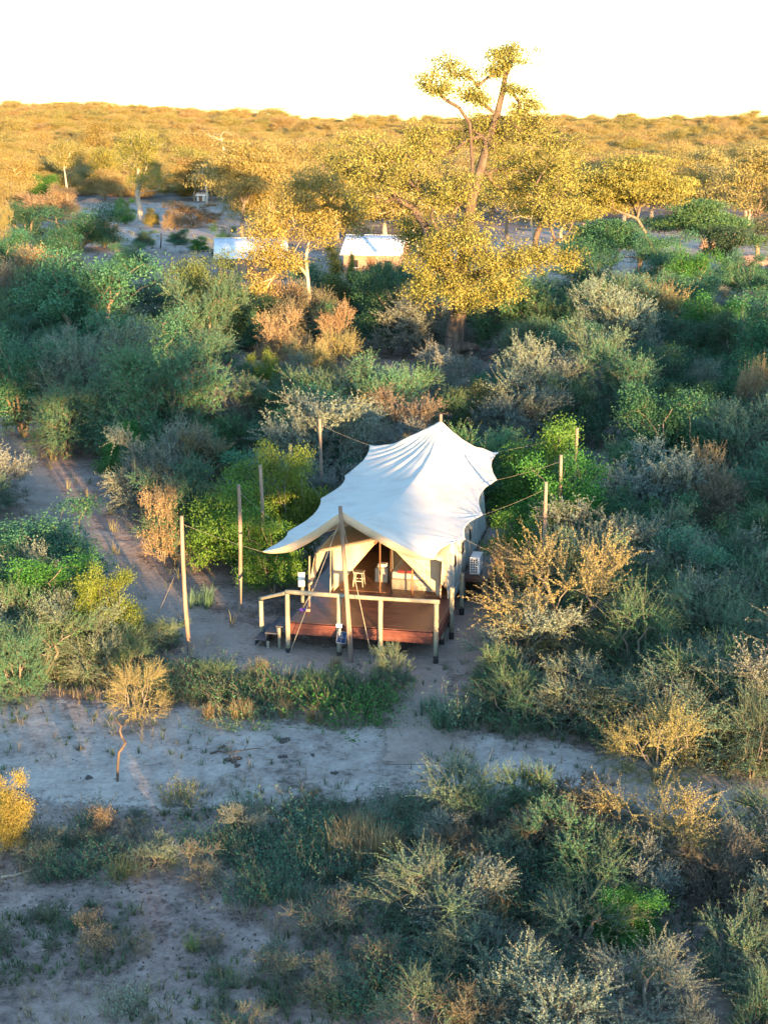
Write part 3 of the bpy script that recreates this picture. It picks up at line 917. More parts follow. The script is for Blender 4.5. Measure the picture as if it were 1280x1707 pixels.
def thorn_proto(W, H, seed, nclump=190, shoots=5, slen=(.35, .95), per=16, leaf=.055, lobes=7, flat=0.0, upw=.5, asp=.55):
    rng = np.random.default_rng(seed)
    L = bush_lobes(W, H, lobes, rng)
    if flat:
        L = [(a, b, z if z < .3 * H else H * (.68 + .1 * rng.normal()), c, d, e * (1 - flat)) for a, b, z, c, d, e in L]
    A = lobe_pts(L, nclump, rng)
    A = A[A[:, 2] > .08 * H]
    st = stems_from(A, W, H, rng, 5, .016 * W, .006)
    mb = MB()
    n = len(A) * shoots
    S = np.repeat(A, shoots, 0)
    outw = unit(S - np.array([0, 0, H * .35]))
    D = unit(outw * .75 + rng.normal(size=S.shape) * .55 + np.array([0, 0, upw]))
    Ln = rng.uniform(*slen, n)
    droop = rng.uniform(.0, .35, n)
    def along(t):
        return S + D * (Ln * t)[:, None] + np.array([0, 0, -1.]) * (droop * Ln * t * t)[:, None]
    p = [along(np.full(n, t)) for t in (0, .5, 1.0)]
    rr = .0065 * (W / 4) ** .5
    tubes(st, p[0], p[1], rr, rr * .7, 3)
    tubes(st, p[1], p[2], rr * .7, rr * .3, 3)
    ct = np.repeat(rng.random(len(A)), shoots)
    for k in range(per):
        t = (k + rng.random(n)) / per * .98 + .03
        C = along(t) + rng.normal(size=S.shape) * leaf * .33
        tone = np.clip(ct * .4 + .3 * t + rng.random(n) * .35, 0, 1)
        leaves(mb, C, leaf * (1.15 - .45 * t), rng, asp, .2, tone, tri=True, direction=D * .5 + np.array([0, 0, .2]))
    return st, mb

def twig_proto(W, H, seed, n=120, leafn=8, leaf=.04):
    """dry, nearly leafless tangle"""
    rng = np.random.default_rng(seed)
    A = lobe_pts(bush_lobes(W, H, 6, rng, .15), n, rng, .6)
    A = A[A[:, 2] > .05]
    st = stems_from(A, W, H, rng, 6, .012 * W, .004)
    S = np.repeat(A, 5, 0)
    D = unit(unit(S) + rng.normal(size=S.shape) * .8 + [0, 0, .3]); Ln = rng.uniform(.15, .45, len(S)) * W / 2
    E = S + D * Ln[:, None]
    tubes(st, S, E, .005, .002, 3)
    mb = MB()
    C = np.repeat(E, leafn, 0) - np.repeat(D * Ln[:, None], leafn, 0) * rng.random((len(E) * leafn, 1)) + rng.normal(size=(len(E) * leafn, 3)) * .03
    leaves(mb, C, leaf, rng, .6, .2, None, tri=True)
    return st, mb

def low_proto(W, H, seed, nst=90, per=16, leaf=.05, spread=.8):
    """upright leafy herbs from one root"""
    rng = np.random.default_rng(seed)
    mb = MB(); st = MB()
    base = np.c_[rng.normal(0, W * .2, (nst, 2)), np.zeros(nst) - .03]
    D = unit(np.c_[rng.normal(0, spread * .5, (nst, 2)), np.ones(nst)])
    D[:, :2] += base[:, :2] / W * .9
    Ln = H * rng.uniform(.45, 1.05, nst)
    tip = base + D * Ln[:, None]
    tubes(st, base, tip, .006, .003, 3)
    for k in range(per):
        t = ((k + rng.random(nst)) / per) ** .8
        C = base + D * (Ln * t)[:, None] + rng.normal(size=(nst, 3)) * .045
        leaves(mb, C, leaf, rng, .5, .5, np.clip(t * .6 + rng.random(nst) * .4, 0, 1))
    return st, mb

def tuft_mesh(mb, base, n, h, spread, rng, width=.012, tone=None):
    """grass blades bending outwards, two triangles each"""
    a = rng.uniform(0, 6.283, n)
    r = spread * rng.uniform(.1, 1, n)
    L = h * rng.uniform(.55, 1.1, n)
    b = base + np.c_[np.cos(a) * r * .25, np.sin(a) * r * .25, np.zeros(n) - .02]
    m = b + np.c_[np.cos(a) * r * .4, np.sin(a) * r * .4, L * .65]
    t = b + np.c_[np.cos(a) * r * 1.3, np.sin(a) * r * 1.3, L * rng.uniform(.75, 1.05, n)]
    s = np.c_[-np.sin(a + rng.normal(0, .8, n)), np.cos(a), np.zeros(n)] * width
    V = np.stack([b - s, b + s, m + s * .7, m - s * .7, t], 1)
    k = np.arange(n)[:, None] * 5
    tn = rng.random(n) if tone is None else np.clip(tone + rng.normal(0, .15, n), 0, 1)
    mb.add(V.reshape(-1, 3), tris=np.concatenate([k + [0, 1, 2], k + [0, 2, 3], k + [3, 2, 4]], 0), tone=np.concatenate([tn, tn, tn]))

PROTO = {}
def reg(key, pair, W, H, bark='twig'):
    st, mb = pair
    PROTO.setdefault(key, []).append((st.mesh('stems_' + key, M[bark]), mb.mesh('foliage_' + key, M['leaf']), W, H))
for s in range(4):
    reg('broad_big', broad_proto(9, 7.5, 100 + s, 330, 62, .17, .42, 11), 9, 7.5, 'bark')
for s in range(3):
    reg('broad', broad_proto(4.4, 3.9, 120 + s, 300, 90, .09, .23, 9), 4.4, 3.9)
for s in range(4):
    reg('thorn', thorn_proto(5.0, 4.0, 140 + s, 270, 6, (.4, 1.15), 17, .088, 8), 5.0, 4.0)
for s in range(3):
    reg('thorn_open', thorn_proto(4.4, 3.2, 160 + s, 170, 6, (.5, 1.25), 20, .068, 7, .25, .35), 4.4, 3.2)
for s in range(4):
    reg('wisp', thorn_proto(4.2, 3.0, 170 + s, 85, 5, (.55, 1.55), 26, .062, 5, .3, .45), 4.5, 3.5)
for s in range(3):
    reg('thorn_small', thorn_proto(2.4, 1.5, 180 + s, 150, 6, (.22, .65), 17, .046, 6, 0, .6), 2.4, 1.5)
for s in range(2):
    reg('dry', twig_proto(3.0, 2.4, 200 + s, 150, 9, .06), 3.0, 2.4)
for s in range(2):
    reg('dry_small', twig_proto(1.3, .8, 210 + s, 90, 3, .03), 1.3, .8)
for s in range(3):
    reg('low', low_proto(1.5, .8, 220 + s, 110, 16, .055), 1.5, .8)
def conical(rng):
    L = []
    for k in range(12):
        z = .12 + .80 * k / 11
        r = .30 * (1 - z) + .06
        a = rng.uniform(0, 6.28)
        L.append((math.cos(a) * .12 * 3, math.sin(a) * .12 * 3, z * 6.5, r * 3.6, r * 3.6, .75))
    return L
reg('conical', broad_proto(3.4, 6.5, 240, 260, 60, .12, .2, 0, .5, conical), 3.4, 6.5)

CNT = {}
def plant(name, key, x, y, w, h, color, label, cat, group=None, var=None, rz=None):
    k = CNT.get(key, 0); CNT[key] = k + 1
    st, fo, W, H = PROTO[key][(k if var is None else var) % len(PROTO[key])]
    rz = random.uniform(0, 6.28) if rz is None else rz
    t = thing(name, label, cat, (x, y, hz(x, y) - .02), rz, group)
    t.scale = (w / W, w / W * random.uniform(.92, 1.08), h / H)
    link('stems', st, t)
    link('foliage', fo, t, None, color)
    return t

random.seed(11)
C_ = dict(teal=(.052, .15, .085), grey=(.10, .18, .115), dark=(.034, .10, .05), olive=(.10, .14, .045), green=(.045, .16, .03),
          bright=(.075, .165, .025), lime=(.14, .19, .03), yellow=(.25, .225, .055), sunlit_gold=(.27, .24, .09), dry=(.31, .225, .125), brown=(.14, .125, .085),  # the gold tone paints low sunlight into the leaves of lit bushes
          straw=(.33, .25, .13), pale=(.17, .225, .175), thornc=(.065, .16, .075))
def jit(c, a=.14):
    f = random.uniform(1 - a, 1 + a)
    return tuple(min(.9, v * f * random.uniform(1 - a * .5, 1 + a * .5)) for v in c)

PLACED = []          # x, y, radius of every hand-placed bush
import re
SHORT = []           # x, y, short description of the hand-placed ones
def short_of(label):
    return re.split(r' (?:in|at|on|with|behind|beside|below|under|before|between|along|among|close|next|right|left|leaning|standing|lying|above|around|where|of|against|amid|within|growing|joined|from|catching|glowing|peeking|lit|to|that|across|closest) ', label)[0]
def put(name, key, px, ytop, wpx, h, col, label, cat='bush', group=None, sub=1.0, z_top=None):
    """bush whose top shows at pixel (px, ytop): its height gives the distance"""
    d = ray(px, ytop)
    t = (h * .97 - H_CAM) / d[2]
    x, y = d[0] * t, d[1] * t
    w = wpx * y / F_PX
    PLACED.append((x, y, w * .42)); SHORT.append((x, y, short_of(label)))
    return plant(name, key, x, y, w, h, jit(C_[col], .08), label, cat, group)

# thicket left of the tent, from the far edge forwards
put('leafy_thicket', 'broad_big', 140, 412, 255, 8.4, 'teal', 'biggest grey-green leafy thicket, taller than every bush left of the tent')
put('leafy_thicket', 'broad_big', 338, 428, 150, 7.2, 'olive', 'brownish olive round thicket in front of the small white-roofed hut')
put('leafy_thicket', 'broad_big', 28, 545, 190, 6.0, 'teal', 'dark grey-green leafy thicket beside the start of the foot path')
put('leafy_thicket', 'broad_big', 235, 520, 190, 5.5, 'teal', 'grey-green leafy thicket leaning against the biggest thicket')
put('dark_bush', 'broad_big', 38, 335, 100, 6.5, 'dark', 'dark blue-green round bush at the clearing edge')
put('dark_bush', 'broad', 70, 294, 66, 6.0, 'green', 'flat-topped deep green bush below the slim far tree')
put('dark_bush', 'broad_big', 130, 345, 170, 6.0, 'dark', 'broad deep green bush mound with a golden shrub at its shoulder')
put('dark_bush', 'broad', 207, 333, 40, 4.5, 'green', 'small deep green bush left of the thick-trunked clearing tree')
put('sunlit_shrub', 'thorn', 172, 365, 62, 4.0, 'sunlit_gold', 'sunlit golden thorn shrub glowing on the shoulder of the deep green mound')
put('sunlit_shrub', 'thorn', 70, 322, 110, 5.0, 'dry', 'tan dry shrub between two dark round bushes')
put('sunlit_shrub', 'thorn', 4, 350, 36, 5.5, 'sunlit_gold', 'golden sunlit shrub beside the dark blue-green round bush')
put('sunlit_shrub', 'thorn', 45, 412, 105, 6.2, 'dry', 'peach dry shrub catching sun behind the biggest thicket')
put('sunlit_shrub', 'broad', 252, 345, 32, 3.5, 'yellow', 'small round yellow bush at the foot of the clearing tree')
put('clearing_bush', 'broad', 10, 388, 110, 5.0, 'teal', 'grey-green bush before the dark blue-green round bush')
put('clearing_bush', 'broad', 88, 388, 110, 5.0, 'dark', 'dark bush between the biggest thicket and the deep green mound')
put('clearing_bush', 'broad', 215, 402, 80, 4.2, 'teal', 'grey-green bush where the thicket meets the pale clearing')
put('clearing_bush', 'thorn', 12, 300, 70, 7.0, 'sunlit_gold', 'sunlit golden thorn bush below the far whitewashed hut')
put('clearing_bush', 'thorn', 100, 312, 70, 6.0, 'dry', 'tan thorn bush at the foot of the slim far tree')
put('clearing_bush', 'thorn', 322, 338, 90, 4.2, 'dry', 'peach shrub mass across the clearing from the thick-trunked tree')
put('clearing_bush', 'thorn', 285, 350, 40, 3.4, 'dry', 'small tan shrub at the edge of the peach shrub mass')
put('clearing_bush', 'broad', 298, 384, 46, 2.2, 'teal', 'small grey bush in the middle of the pale clearing')
put('clearing_bush', 'broad', 330, 396, 40, 2.0, 'green', 'small green bush close to the small white-roofed hut')
put('clearing_bush', 'broad', 372, 372, 50, 5.0, 'dark', 'dark shaded bush behind the small white-roofed hut')
put('clearing_bush', 'broad', 240, 385, 50, 2.2, 'grey', 'small grey bush in front of the thick-trunked clearing tree')
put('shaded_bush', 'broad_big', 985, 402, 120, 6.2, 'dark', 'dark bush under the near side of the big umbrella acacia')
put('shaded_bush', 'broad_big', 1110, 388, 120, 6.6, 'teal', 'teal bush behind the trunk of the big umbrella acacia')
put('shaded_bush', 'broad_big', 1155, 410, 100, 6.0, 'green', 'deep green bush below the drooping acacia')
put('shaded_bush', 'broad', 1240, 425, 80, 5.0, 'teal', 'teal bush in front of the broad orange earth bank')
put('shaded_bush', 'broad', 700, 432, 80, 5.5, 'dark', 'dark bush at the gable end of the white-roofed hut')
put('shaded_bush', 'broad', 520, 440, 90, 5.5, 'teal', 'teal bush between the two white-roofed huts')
put('dry_shrub', 'thorn', 468, 462, 140, 5.0, 'dry', 'large peach dry shrub under the golden crown tree')
put('dry_shrub', 'thorn', 470, 525, 110, 4.2, 'dry', 'tan sunlit shrub with one greener side under the golden crown tree')
put('dry_shrub', 'thorn', 560, 512, 70, 4.2, 'dry', 'tan spiky shrub right below the yellow cone-shaped bush')
put('dry_shrub', 'thorn_open', 515, 575, 80, 3.6, 'sunlit_gold', 'lowest of the sunlit golden thorn shrubs stepping down from the golden crown tree')
put('dry_shrub', 'thorn_open', 560, 560, 90, 3.6, 'sunlit_gold', 'sprawling sunlit golden shrub beside the lowest golden thorn shrub')
put('cone_bush', 'conical', 556, 408, 72, 6.8, 'yellow', 'yellow-green cone-shaped bush beside the white hut roof')
put('cone_bush', 'conical', 585, 425, 34, 6.0, 'lime', 'slim lime upright bush against the yellow cone-shaped bush')
put('dark_bush', 'broad_big', 650, 452, 130, 6.2, 'dark', 'dark bush in shade left of the giant tree trunk')
put('dark_bush', 'thorn', 640, 436, 100, 6.4, 'teal', 'grey-green bush right in front of the gabled white-roofed hut')
put('bright_shrub', 'broad', 438, 594, 60, 3.4, 'lime', 'small lime green shrub lit among grey thorn bushes')
put('thorn_bush', 'thorn', 260, 628, 150, 3.8, 'brown', 'brown-tinged thorn bush amid grey-green ones')
put('thorn_bush', 'thorn', 110, 640, 160, 3.8, 'teal', 'grey-green thorn bush right of the foot path bend')
put('leafy_bush', 'broad', 215, 700, 130, 3.2, 'green', 'mid green leafy bush within the grey thorn thicket')
put('leafy_bush', 'broad', 330, 735, 90, 3.0, 'teal', 'dull green leafy bush behind the tall bare log pole')
put('dry_shrub', 'dry', 268, 815, 82, 3.0, 'dry', 'bare orange twiggy shrub beside the foot path')
put('thorn_bush', 'thorn', 462, 640, 150, 3.6, 'thornc', 'grey thorn bush behind the yellow-tipped green bush')
put('sunlit_shrub', 'broad', 608, 672, 92, 3.6, 'sunlit_gold', 'sunlit golden broad-leaved shrub peeking over the tent back corner')
put('bright_bush', 'broad', 390, 775, 190, 4.2, 'bright', 'bright green leafy bush beside the tent, left of the yellow-topped one')
put('bright_bush', 'broad', 478, 748, 135, 4.6, 'lime', 'yellow-topped bright green bush against the tent side')
put('bright_bush', 'broad', 452, 860, 150, 2.9, 'bright', 'low bright green bush under the sagging corner of the tent roof')
# left foreground
put('leafy_bush', 'broad', 70, 835, 260, 3.4, 'teal', 'pale-flecked leafy bush on the near side of the foot path')
put('leafy_bush', 'broad', 70, 930, 200, 2.8, 'green', 'deep green leafy bush between the path and the track')
put('leafy_bush', 'broad', 175, 950, 125, 2.9, 'lime', 'olive and yellow leafy bush where the foot path widens')
put('thorn_bush', 'thorn', 22, 1050, 130, 2.2, 'teal', 'grey-teal thorn bush beside the pale sand track')
put('thorn_bush', 'thorn_small', 40, 980, 140, 2.4, 'thornc', 'low grey thorn bush in front of the deep green leafy bush')
put('sunlit_shrub', 'wisp', 225, 1108, 118, 1.7, 'sunlit_gold', 'sunlit golden thorn shrub standing at the track edge')
put('thorn_bush', 'thorn_small', 272, 1030, 90, .9, 'grey', 'dead grey twiggy bush next to the leaning log pole')
put('sunlit_shrub', 'broad', 2, 1280, 96, 2.1, 'yellow', 'yellow-green shrub leaning over the near edge of the track')
put('low_herbs', 'low', 310, 1100, 110, .9, 'teal', 'grey-green herb clump below the leaning log pole')
put('low_herbs', 'low', 385, 1110, 110, .8, 'teal', 'grey-green herb clump left of the small golden shrub')
put('sunlit_shrub', 'wisp', 425, 1096, 62, .9, 'sunlit_gold', 'small sunlit golden shrub in the herb strip before the deck')
put('low_herbs', 'low', 470, 1112, 140, 1.0, 'dark', 'dark green herb clump in front of the deck steps')
put('low_herbs', 'low', 545, 1128, 150, 1.0, 'green', 'fresh green herb clump in front of the tent mast')
put('low_herbs', 'low', 625, 1118, 140, 1.0, 'green', 'fresh green herb clump in front of the solar lamp')
put('thorn_bush', 'thorn_small', 655, 1092, 90, 1.1, 'grey', 'small pale thorn bush close to the deck front corner')
put('low_herbs', 'low', 590, 1160, 170, .8, 'green', 'spreading green herb mat along the sand track')
put('low_herbs', 'low', 400, 1160, 150, .7, 'thornc', 'grey herb mat along the sand track')
put('low_herbs', 'low', 748, 1150, 110, 1.1, 'grey', 'tall pale herbs beside the link path')
# right of the tent
put('bright_bush', 'broad', 900, 715, 170, 4.5, 'bright', 'dark glossy green bush with yellow patches behind the tent corner')
put('bright_bush', 'broad', 935, 775, 190, 4.2, 'green', 'large green bush with log poles standing in it')
put('bright_bush', 'broad', 885, 835, 150, 3.6, 'bright', 'fresh green bush closest to the air conditioner')
put('thorn_bush', 'thorn', 880, 585, 170, 5.0, 'pale', 'silvery thorn bush in front of the giant tree')
put('thorn_bush', 'thorn', 985, 545, 180, 5.4, 'grey', 'tall silvery thorn bush with dry brown base')
put('thorn_bush', 'thorn', 1050, 590, 170, 5.0, 'teal', 'grey-green thorn bush right of the tall silvery one')
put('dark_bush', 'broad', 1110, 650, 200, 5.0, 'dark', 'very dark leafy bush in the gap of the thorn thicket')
put('sunlit_shrub', 'wisp', 1110, 475, 140, 5.0, 'sunlit_gold', 'golden thorn bush lit above the shaded thicket')
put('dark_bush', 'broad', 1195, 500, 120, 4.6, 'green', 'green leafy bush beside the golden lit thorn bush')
put('dry_shrub', 'thorn_open', 1262, 612, 70, 4.6, 'dry', 'tan dry shrub tip lit at the thicket side')
put('thorn_bush', 'thorn', 1235, 665, 180, 4.4, 'grey', 'pale arching thorn bush above the brown thorn tangle')
put('dry_shrub', 'thorn', 1190, 770, 150, 3.8, 'brown', 'brown thorn tangle with a few yellow leaves')
put('thorn_bush', 'thorn', 1100, 858, 200, 3.4, 'grey', 'wide grey thorn bush behind the golden thorn tree')
put('thorn_bush', 'thorn', 975, 890, 150, 3.3, 'grey', 'grey thorn bush between the green bushes and golden thorn tree')
put('dark_bush', 'broad', 1240, 850, 170, 3.4, 'dark', 'dark leafy bush behind the arching grey thorn')
put('sunlit_thorn', 'wisp', 945, 905, 290, 3.9, 'sunlit_gold', 'large spreading sunlit golden thorn tree with bare lower stem beside the tent')
put('thorn_bush', 'wisp', 1060, 985, 190, 3.0, 'thornc', 'green thorn bush growing into the golden thorn tree')
put('thorn_bush', 'wisp', 1190, 960, 210, 3.2, 'grey', 'arching grey thorn with long bare shoots')
put('thorn_bush', 'wisp', 850, 905, 90, 2.9, 'straw', 'thin straw-coloured thorn twigs around the short reddish pole')
put('thorn_bush', 'thorn_small', 840, 1080, 120, 1.6, 'thornc', 'low thorn bush under the golden thorn tree')
put('low_herbs', 'low', 870, 1120, 160, 1.2, 'teal', 'shaded herb clump under the golden thorn tree')
put('low_herbs', 'low', 1010, 1140, 160, 1.2, 'dark', 'dark herb clump behind the golden track-side thorn')
put('sunlit_thorn', 'wisp', 1100, 1180, 195, 2.2, 'sunlit_gold', 'sunlit golden thorn shrub with spiky shoots at the far side of the track')
put('thorn_bush', 'thorn_open', 1190, 1085, 170, 2.3, 'thornc', 'grey-green thorn bush behind the spiky golden shrub')
put('thorn_bush', 'wisp', 1262, 1150, 120, 2.5, 'grey', 'thin upright grey thorn sapling at the track')
# foreground right
put('thorn_bush', 'wisp', 752, 1272, 205, 1.7, 'grey', 'rounded pale thorn bush with yellow tips on the near track edge')
put('thorn_bush', 'thorn_small', 895, 1290, 150, 1.5, 'thornc', 'green thorn bush joined to the rounded pale one')
put('sunlit_thorn', 'wisp', 1095, 1318, 250, 1.9, 'sunlit_gold', 'sunlit golden-tipped thorn shrub on the near side of the track')
put('thorn_bush', 'thorn_small', 960, 1372, 220, 1.5, 'teal', 'low spreading teal thorn bush below the golden-tipped shrub')
put('thorn_bush', 'thorn_small', 830, 1390, 150, 1.1, 'grey', 'small grey thorn bush behind the dry grass clumps')
put('green_shrub', 'broad', 1045, 1478, 160, 1.25, 'green', 'fresh green rounded shrub among grey thorn bushes')
put('thorn_bush', 'wisp', 1085, 1590, 270, 1.5, 'pale', 'pale blue-green thorn bush in front of the fresh green rounded shrub')
put('thorn_bush', 'thorn_small', 1230, 1530, 160, 1.5, 'grey', 'grey thorn bush beside the pale blue-green one')
put('thorn_bush', 'thorn_small', 1200, 1420, 180, 1.2, 'brown', 'brownish thorn bush behind the fresh green rounded shrub')
put('thorn_bush', 'thorn_small', 1270, 1640, 140, 1.3, 'teal', 'teal thorn bush at the foot of the grey one')
put('low_herbs', 'low', 900, 1560, 160, .8, 'dark', 'dark herb clump left of the pale blue-green thorn bush')
put('low_herbs', 'low', 860, 1470, 150, .8, 'teal', 'grey-green herb clump behind the dark herbs')
put('dead_bush', 'dry_small', 540, 1500, 170, .75, 'grey', 'grey leafless tangle of twigs on the bare soil')
put('dead_bush', 'dry_small', 470, 1580, 150, .55, 'grey', 'low grey twig tangle beside the leafless one')
put('dead_bush', 'dry_small', 160, 1530, 90, .75, 'straw', 'straw-coloured dead weed standing on bare soil')
put('dead_bush', 'dry_small', 178, 1345, 70, .7, 'dry', 'small orange dead weed near the track')
put('low_herbs', 'low', 205, 1632, 105, .7, 'pale', 'pale green herb clump alone on the bare soil')
put('low_herbs', 'low', 322, 1550, 42, .45, 'green', 'single bright green seedling on the bare soil')
put('low_herbs', 'low', 300, 1295, 80, .7, 'olive', 'olive herb clump at the near track edge')
put('low_herbs', 'low', 405, 1318, 110, .7, 'thornc', 'grey-green herb clump along the near track edge')
put('low_herbs', 'low', 520, 1325, 150, .7, 'grey', 'wide grey herb clump along the near track edge')
put('low_herbs', 'low', 330, 1370, 140, .6, 'thornc', 'low sparse herbs behind the bare soil')
put('low_herbs', 'low', 450, 1400, 160, .6, 'teal', 'low teal herbs behind the leafless tangle')
put('low_herbs', 'low', 110, 1400, 120, .7, 'teal', 'low teal herbs beside the burnt patch')
put('low_herbs', 'low', 200, 1420, 60, .6, 'olive', 'thin yellowish weed on the bare soil')
put('low_herbs', 'low', 730, 1560, 170, .6, 'dark', 'dark flat herbs among the foreground litter')
put('low_herbs', 'low', 620, 1620, 170, .6, 'teal', 'teal flat herbs among the foreground litter')

# random fill of the shaded thicket
FILL = [('thorn_bush', 'thorn', 'thornc', 'grey-green thorn bush', 'grey-green thorn bushes of the thicket', 5),
        ('thorn_bush', 'thorn', 'pale', 'pale grey thorn bush', 'pale grey thorn bushes of the thicket', 7),
        ('thorn_bush', 'thorn', 'teal', 'dull teal thorn bush', 'teal thorn bushes of the thicket', 4),
        ('leafy_bush', 'broad', 'teal', 'dull green broad-leaved bush', 'broad-leaved bushes of the thicket', 3),
        ('dark_bush', 'broad', 'dark', 'dark green broad-leaved bush', 'dark bushes of the thicket', 2),
        ('leafy_bush', 'broad', 'olive', 'olive broad-leaved bush', 'olive bushes of the thicket', 1),
        ('dry_shrub', 'thorn', 'brown', 'brownish thorn bush', 'brownish thorn bushes of the thicket', 1)]
bag = [f for f in FILL for _ in range(f[5])]
def clear_of_tent(x, y, r):
    u, v = tl(x, y)
    return u < -4.0 - r * .6 or u > 4.3 + r * .6 or v < -2.5 - r or v > 13.2 + r
def blocked_view(x, y, h):
    """bush would stand in front of the tent, path or foreground sand"""
    if y > 43:
        return False
    px, py = px_of(x, y, h)
    return 250 < px < 830 and py < 1110
CLEAR = [(980, 1110, 1580, 25.9), (800, 1055, 1120, 40.8), (1020, 1180, 1270, 34), (20, 250, 555, 91), (830, 1080, 640, 72), (705, 815, 588, 103), (405, 600, 600, 104), (335, 425, 447, 168), (560, 690, 430, 168), (1065, 1175, 560, 97), (0, 1280, 440, 160), (860, 1000, 455, 168)]
PP = np.array([(760, 22), (830, 62), (890, 132), (945, 208), (1005, 258), (1052, 330)], float)
def hides(x, y, w, h):
    px, pt = px_of(x, y, h * .95)
    pb = px_of(x, y, 0)[1]
    half = w * .42 * F_PX / y
    for a, b, lim, ymax in CLEAR:
        if a - half < px < b + half and y < ymax and pt < lim:
            return True
    if px < 330 and pb > 770 and y < 58:          # keep the foot path open to view
        for py in np.linspace(max(pt, 762), min(pb, 1050), 6):
            q = np.interp(py, PP[:, 0], PP[:, 1])
            on_near_side = line_dist(PATH, x, y)[0] > 0 and px < np.interp(min(pb, 1050), PP[:, 0], PP[:, 1])
            if on_near_side and px + half * .8 > q - 28:
                return True
    return False
MARKS = [(-22, 93, 'around the biggest leafy thicket'), (-9, 108, 'near the small white-roofed hut'), (-6, 98, 'below the golden crown tree'), (5, 99, 'around the giant tree trunk'),
         (-14, 68, 'beside the upper foot path'), (-6, 66, 'behind the bright green tent-side bushes'), (2, 70, 'behind the tent'), (11, 84, 'around the tall silvery thorn bush'),
         (9, 62, 'behind the large green bush with poles'), (19, 100, 'around the golden lit thorn bush'), (14, 56, 'around the very dark leafy bush'), (18, 130, 'below the big umbrella acacia'),
         (10, 46, 'behind the golden thorn tree'), (-18, 135, 'at the edge of the pale clearing'), (-16, 50, 'on the far side of the foot path'), (10, 38, 'by the spiky golden track-side shrub'),
         (13, 72, 'beside the brown thorn tangle'), (0, 125, 'before the gabled white-roofed hut'), (-10, 82, 'beside the lime green shrub')]
def near_what(x, y):
    return min(MARKS, key=lambda m: (m[0] - x) ** 2 + ((m[1] - y) * .6) ** 2)[2]
tries = 0; made = 0
rf = random.Random(5)
while made < 290 and tries < 14000:
    tries += 1
    y = 34 + (163 - 34) * rf.random() ** .75
    x = (rf.random() - .5) * 2 * (.30 * y + 2)
    f = bag[rf.randrange(len(bag))]
    h = rf.uniform(2.2, 3.9) if y < 62 else 2.6 + 3.9 * rf.random() ** 1.6
    w = h * rf.uniform(1.05, 1.5) * (1 + max(0, y - 90) / 250)
    key = 'broad_big' if f[1] == 'broad' and h > 4.6 else f[1]
    r = w * .36
    if y < 48 and (x < 5.2 and x > -9.5):
        continue
    if line_dist(PATH, x, y)[0] < r * .75 or line_dist(TRACK, x, y)[0] < r * .8 or line_dist(SIDE, x, y)[0] < r:
        continue
    if not clear_of_tent(x, y, r) or blocked_view(x, y, h) or hides(x, y, w, h):
        continue
    px, py = px_of(x, y, 0)
    if y > 128 and (fbm(x / 22 + 3, y / 22, 9) > .47 or y > 152):
        continue
    if y < 42 and x < 0:
        continue
    if any((x - a) ** 2 + (y - b) ** 2 < (max(r, c) * 1.0) ** 2 for a, b, c in PLACED):
        continue
    PLACED.append((x, y, r)); made += 1
    size = 'low' if h < 3.1 else 'tall' if h > 4.4 else 'mid-sized'
    plant(f[0], key, x, y, w, h, jit(C_[f[2]], .24), size + ' ' + f[3] + ' ' + near_what(x, y), 'bush', f[4] + ' ' + near_what(x, y))

FORE = [('thorn_bush', 'wisp', 'thornc', 'green thorn bush'), ('thorn_bush', 'thorn_small', 'pale', 'pale thorn bush'), ('thorn_bush', 'wisp', 'grey', 'grey-green thorn bush'),
        ('thorn_bush', 'thorn_small', 'brown', 'brownish thorn bush'), ('low_herbs', 'low', 'teal', 'grey-green herb clump'), ('low_herbs', 'low', 'dark', 'dark green herb clump'), ('dead_bush', 'dry_small', 'grey', 'grey twig tangle')]
def fill(n, ylo, yhi, pxlo, pxhi, hlo, hhi, kinds, where, wr, gap, seed, rows=None):
    rr = random.Random(seed); made = tries = 0
    while made < n and tries < 6000:
        tries += 1
        y = rr.uniform(ylo, yhi); px = rr.uniform(pxlo, pxhi)
        x = (px - 640) / F_PX * math.hypot(y, H_CAM)
        f = FORE[rr.choice(kinds)]
        h = rr.uniform(hlo, hhi); w = h * rr.uniform(*wr); r = w * .3
        if line_dist(PATH, x, y)[0] < r * .8 or line_dist(TRACK, x, y)[0] < r * .6 or line_dist(SIDE, x, y)[0] < r or not clear_of_tent(x, y, r) or hides(x, y, w, h):
            continue
        if any((x - a) ** 2 + (y - b) ** 2 < (max(r, c) * gap) ** 2 for a, b, c in PLACED):
            continue
        PLACED.append((x, y, r)); made += 1
        size = 'larger' if h > (hlo + hhi) / 2 else 'smaller'
        names = [q[2] for q in SHORT]
        nb = min((q for q in SHORT if names.count(q[2]) == 1), key=lambda q: (q[0] - x) ** 2 + (q[1] - y) ** 2)[2]
        where = 'next to the ' + nb
        plant(f[0], f[1], x, y, w, h, jit(C_[f[2]], .15), size + ' ' + f[3] + ' ' + where, 'bush' if 'bush' in f[0] else 'herbs', f[3] + ' of the scrub ' + where)
for px, py in ((590, 1430), (625, 1440), (610, 1400), (650, 1420), (760, 1520), (800, 1540), (700, 1490), (840, 1515), (760, 1220), (790, 1205), (730, 1215)):
    PLACED.append((*ground_pt(px, py)[:2], .62))
fill(60, 33.5, 48, 800, 1330, 1.5, 2.9, (0, 0, 0, 1, 2, 2, 2), 'in the scrub around the golden thorn tree', (1.4, 2.0), .62, 71)
fill(26, 33.5, 41, 800, 1330, .7, 1.2, (4, 5, 4, 0), 'under the scrub beside the sand track', (1.5, 2.2), .5, 72)
fill(44, 22.5, 31.5, 700, 1340, .7, 1.5, (0, 1, 1, 2, 2, 2, 3, 5), 'in the scrub on the near side of the track', (1.5, 2.1), .62, 73)
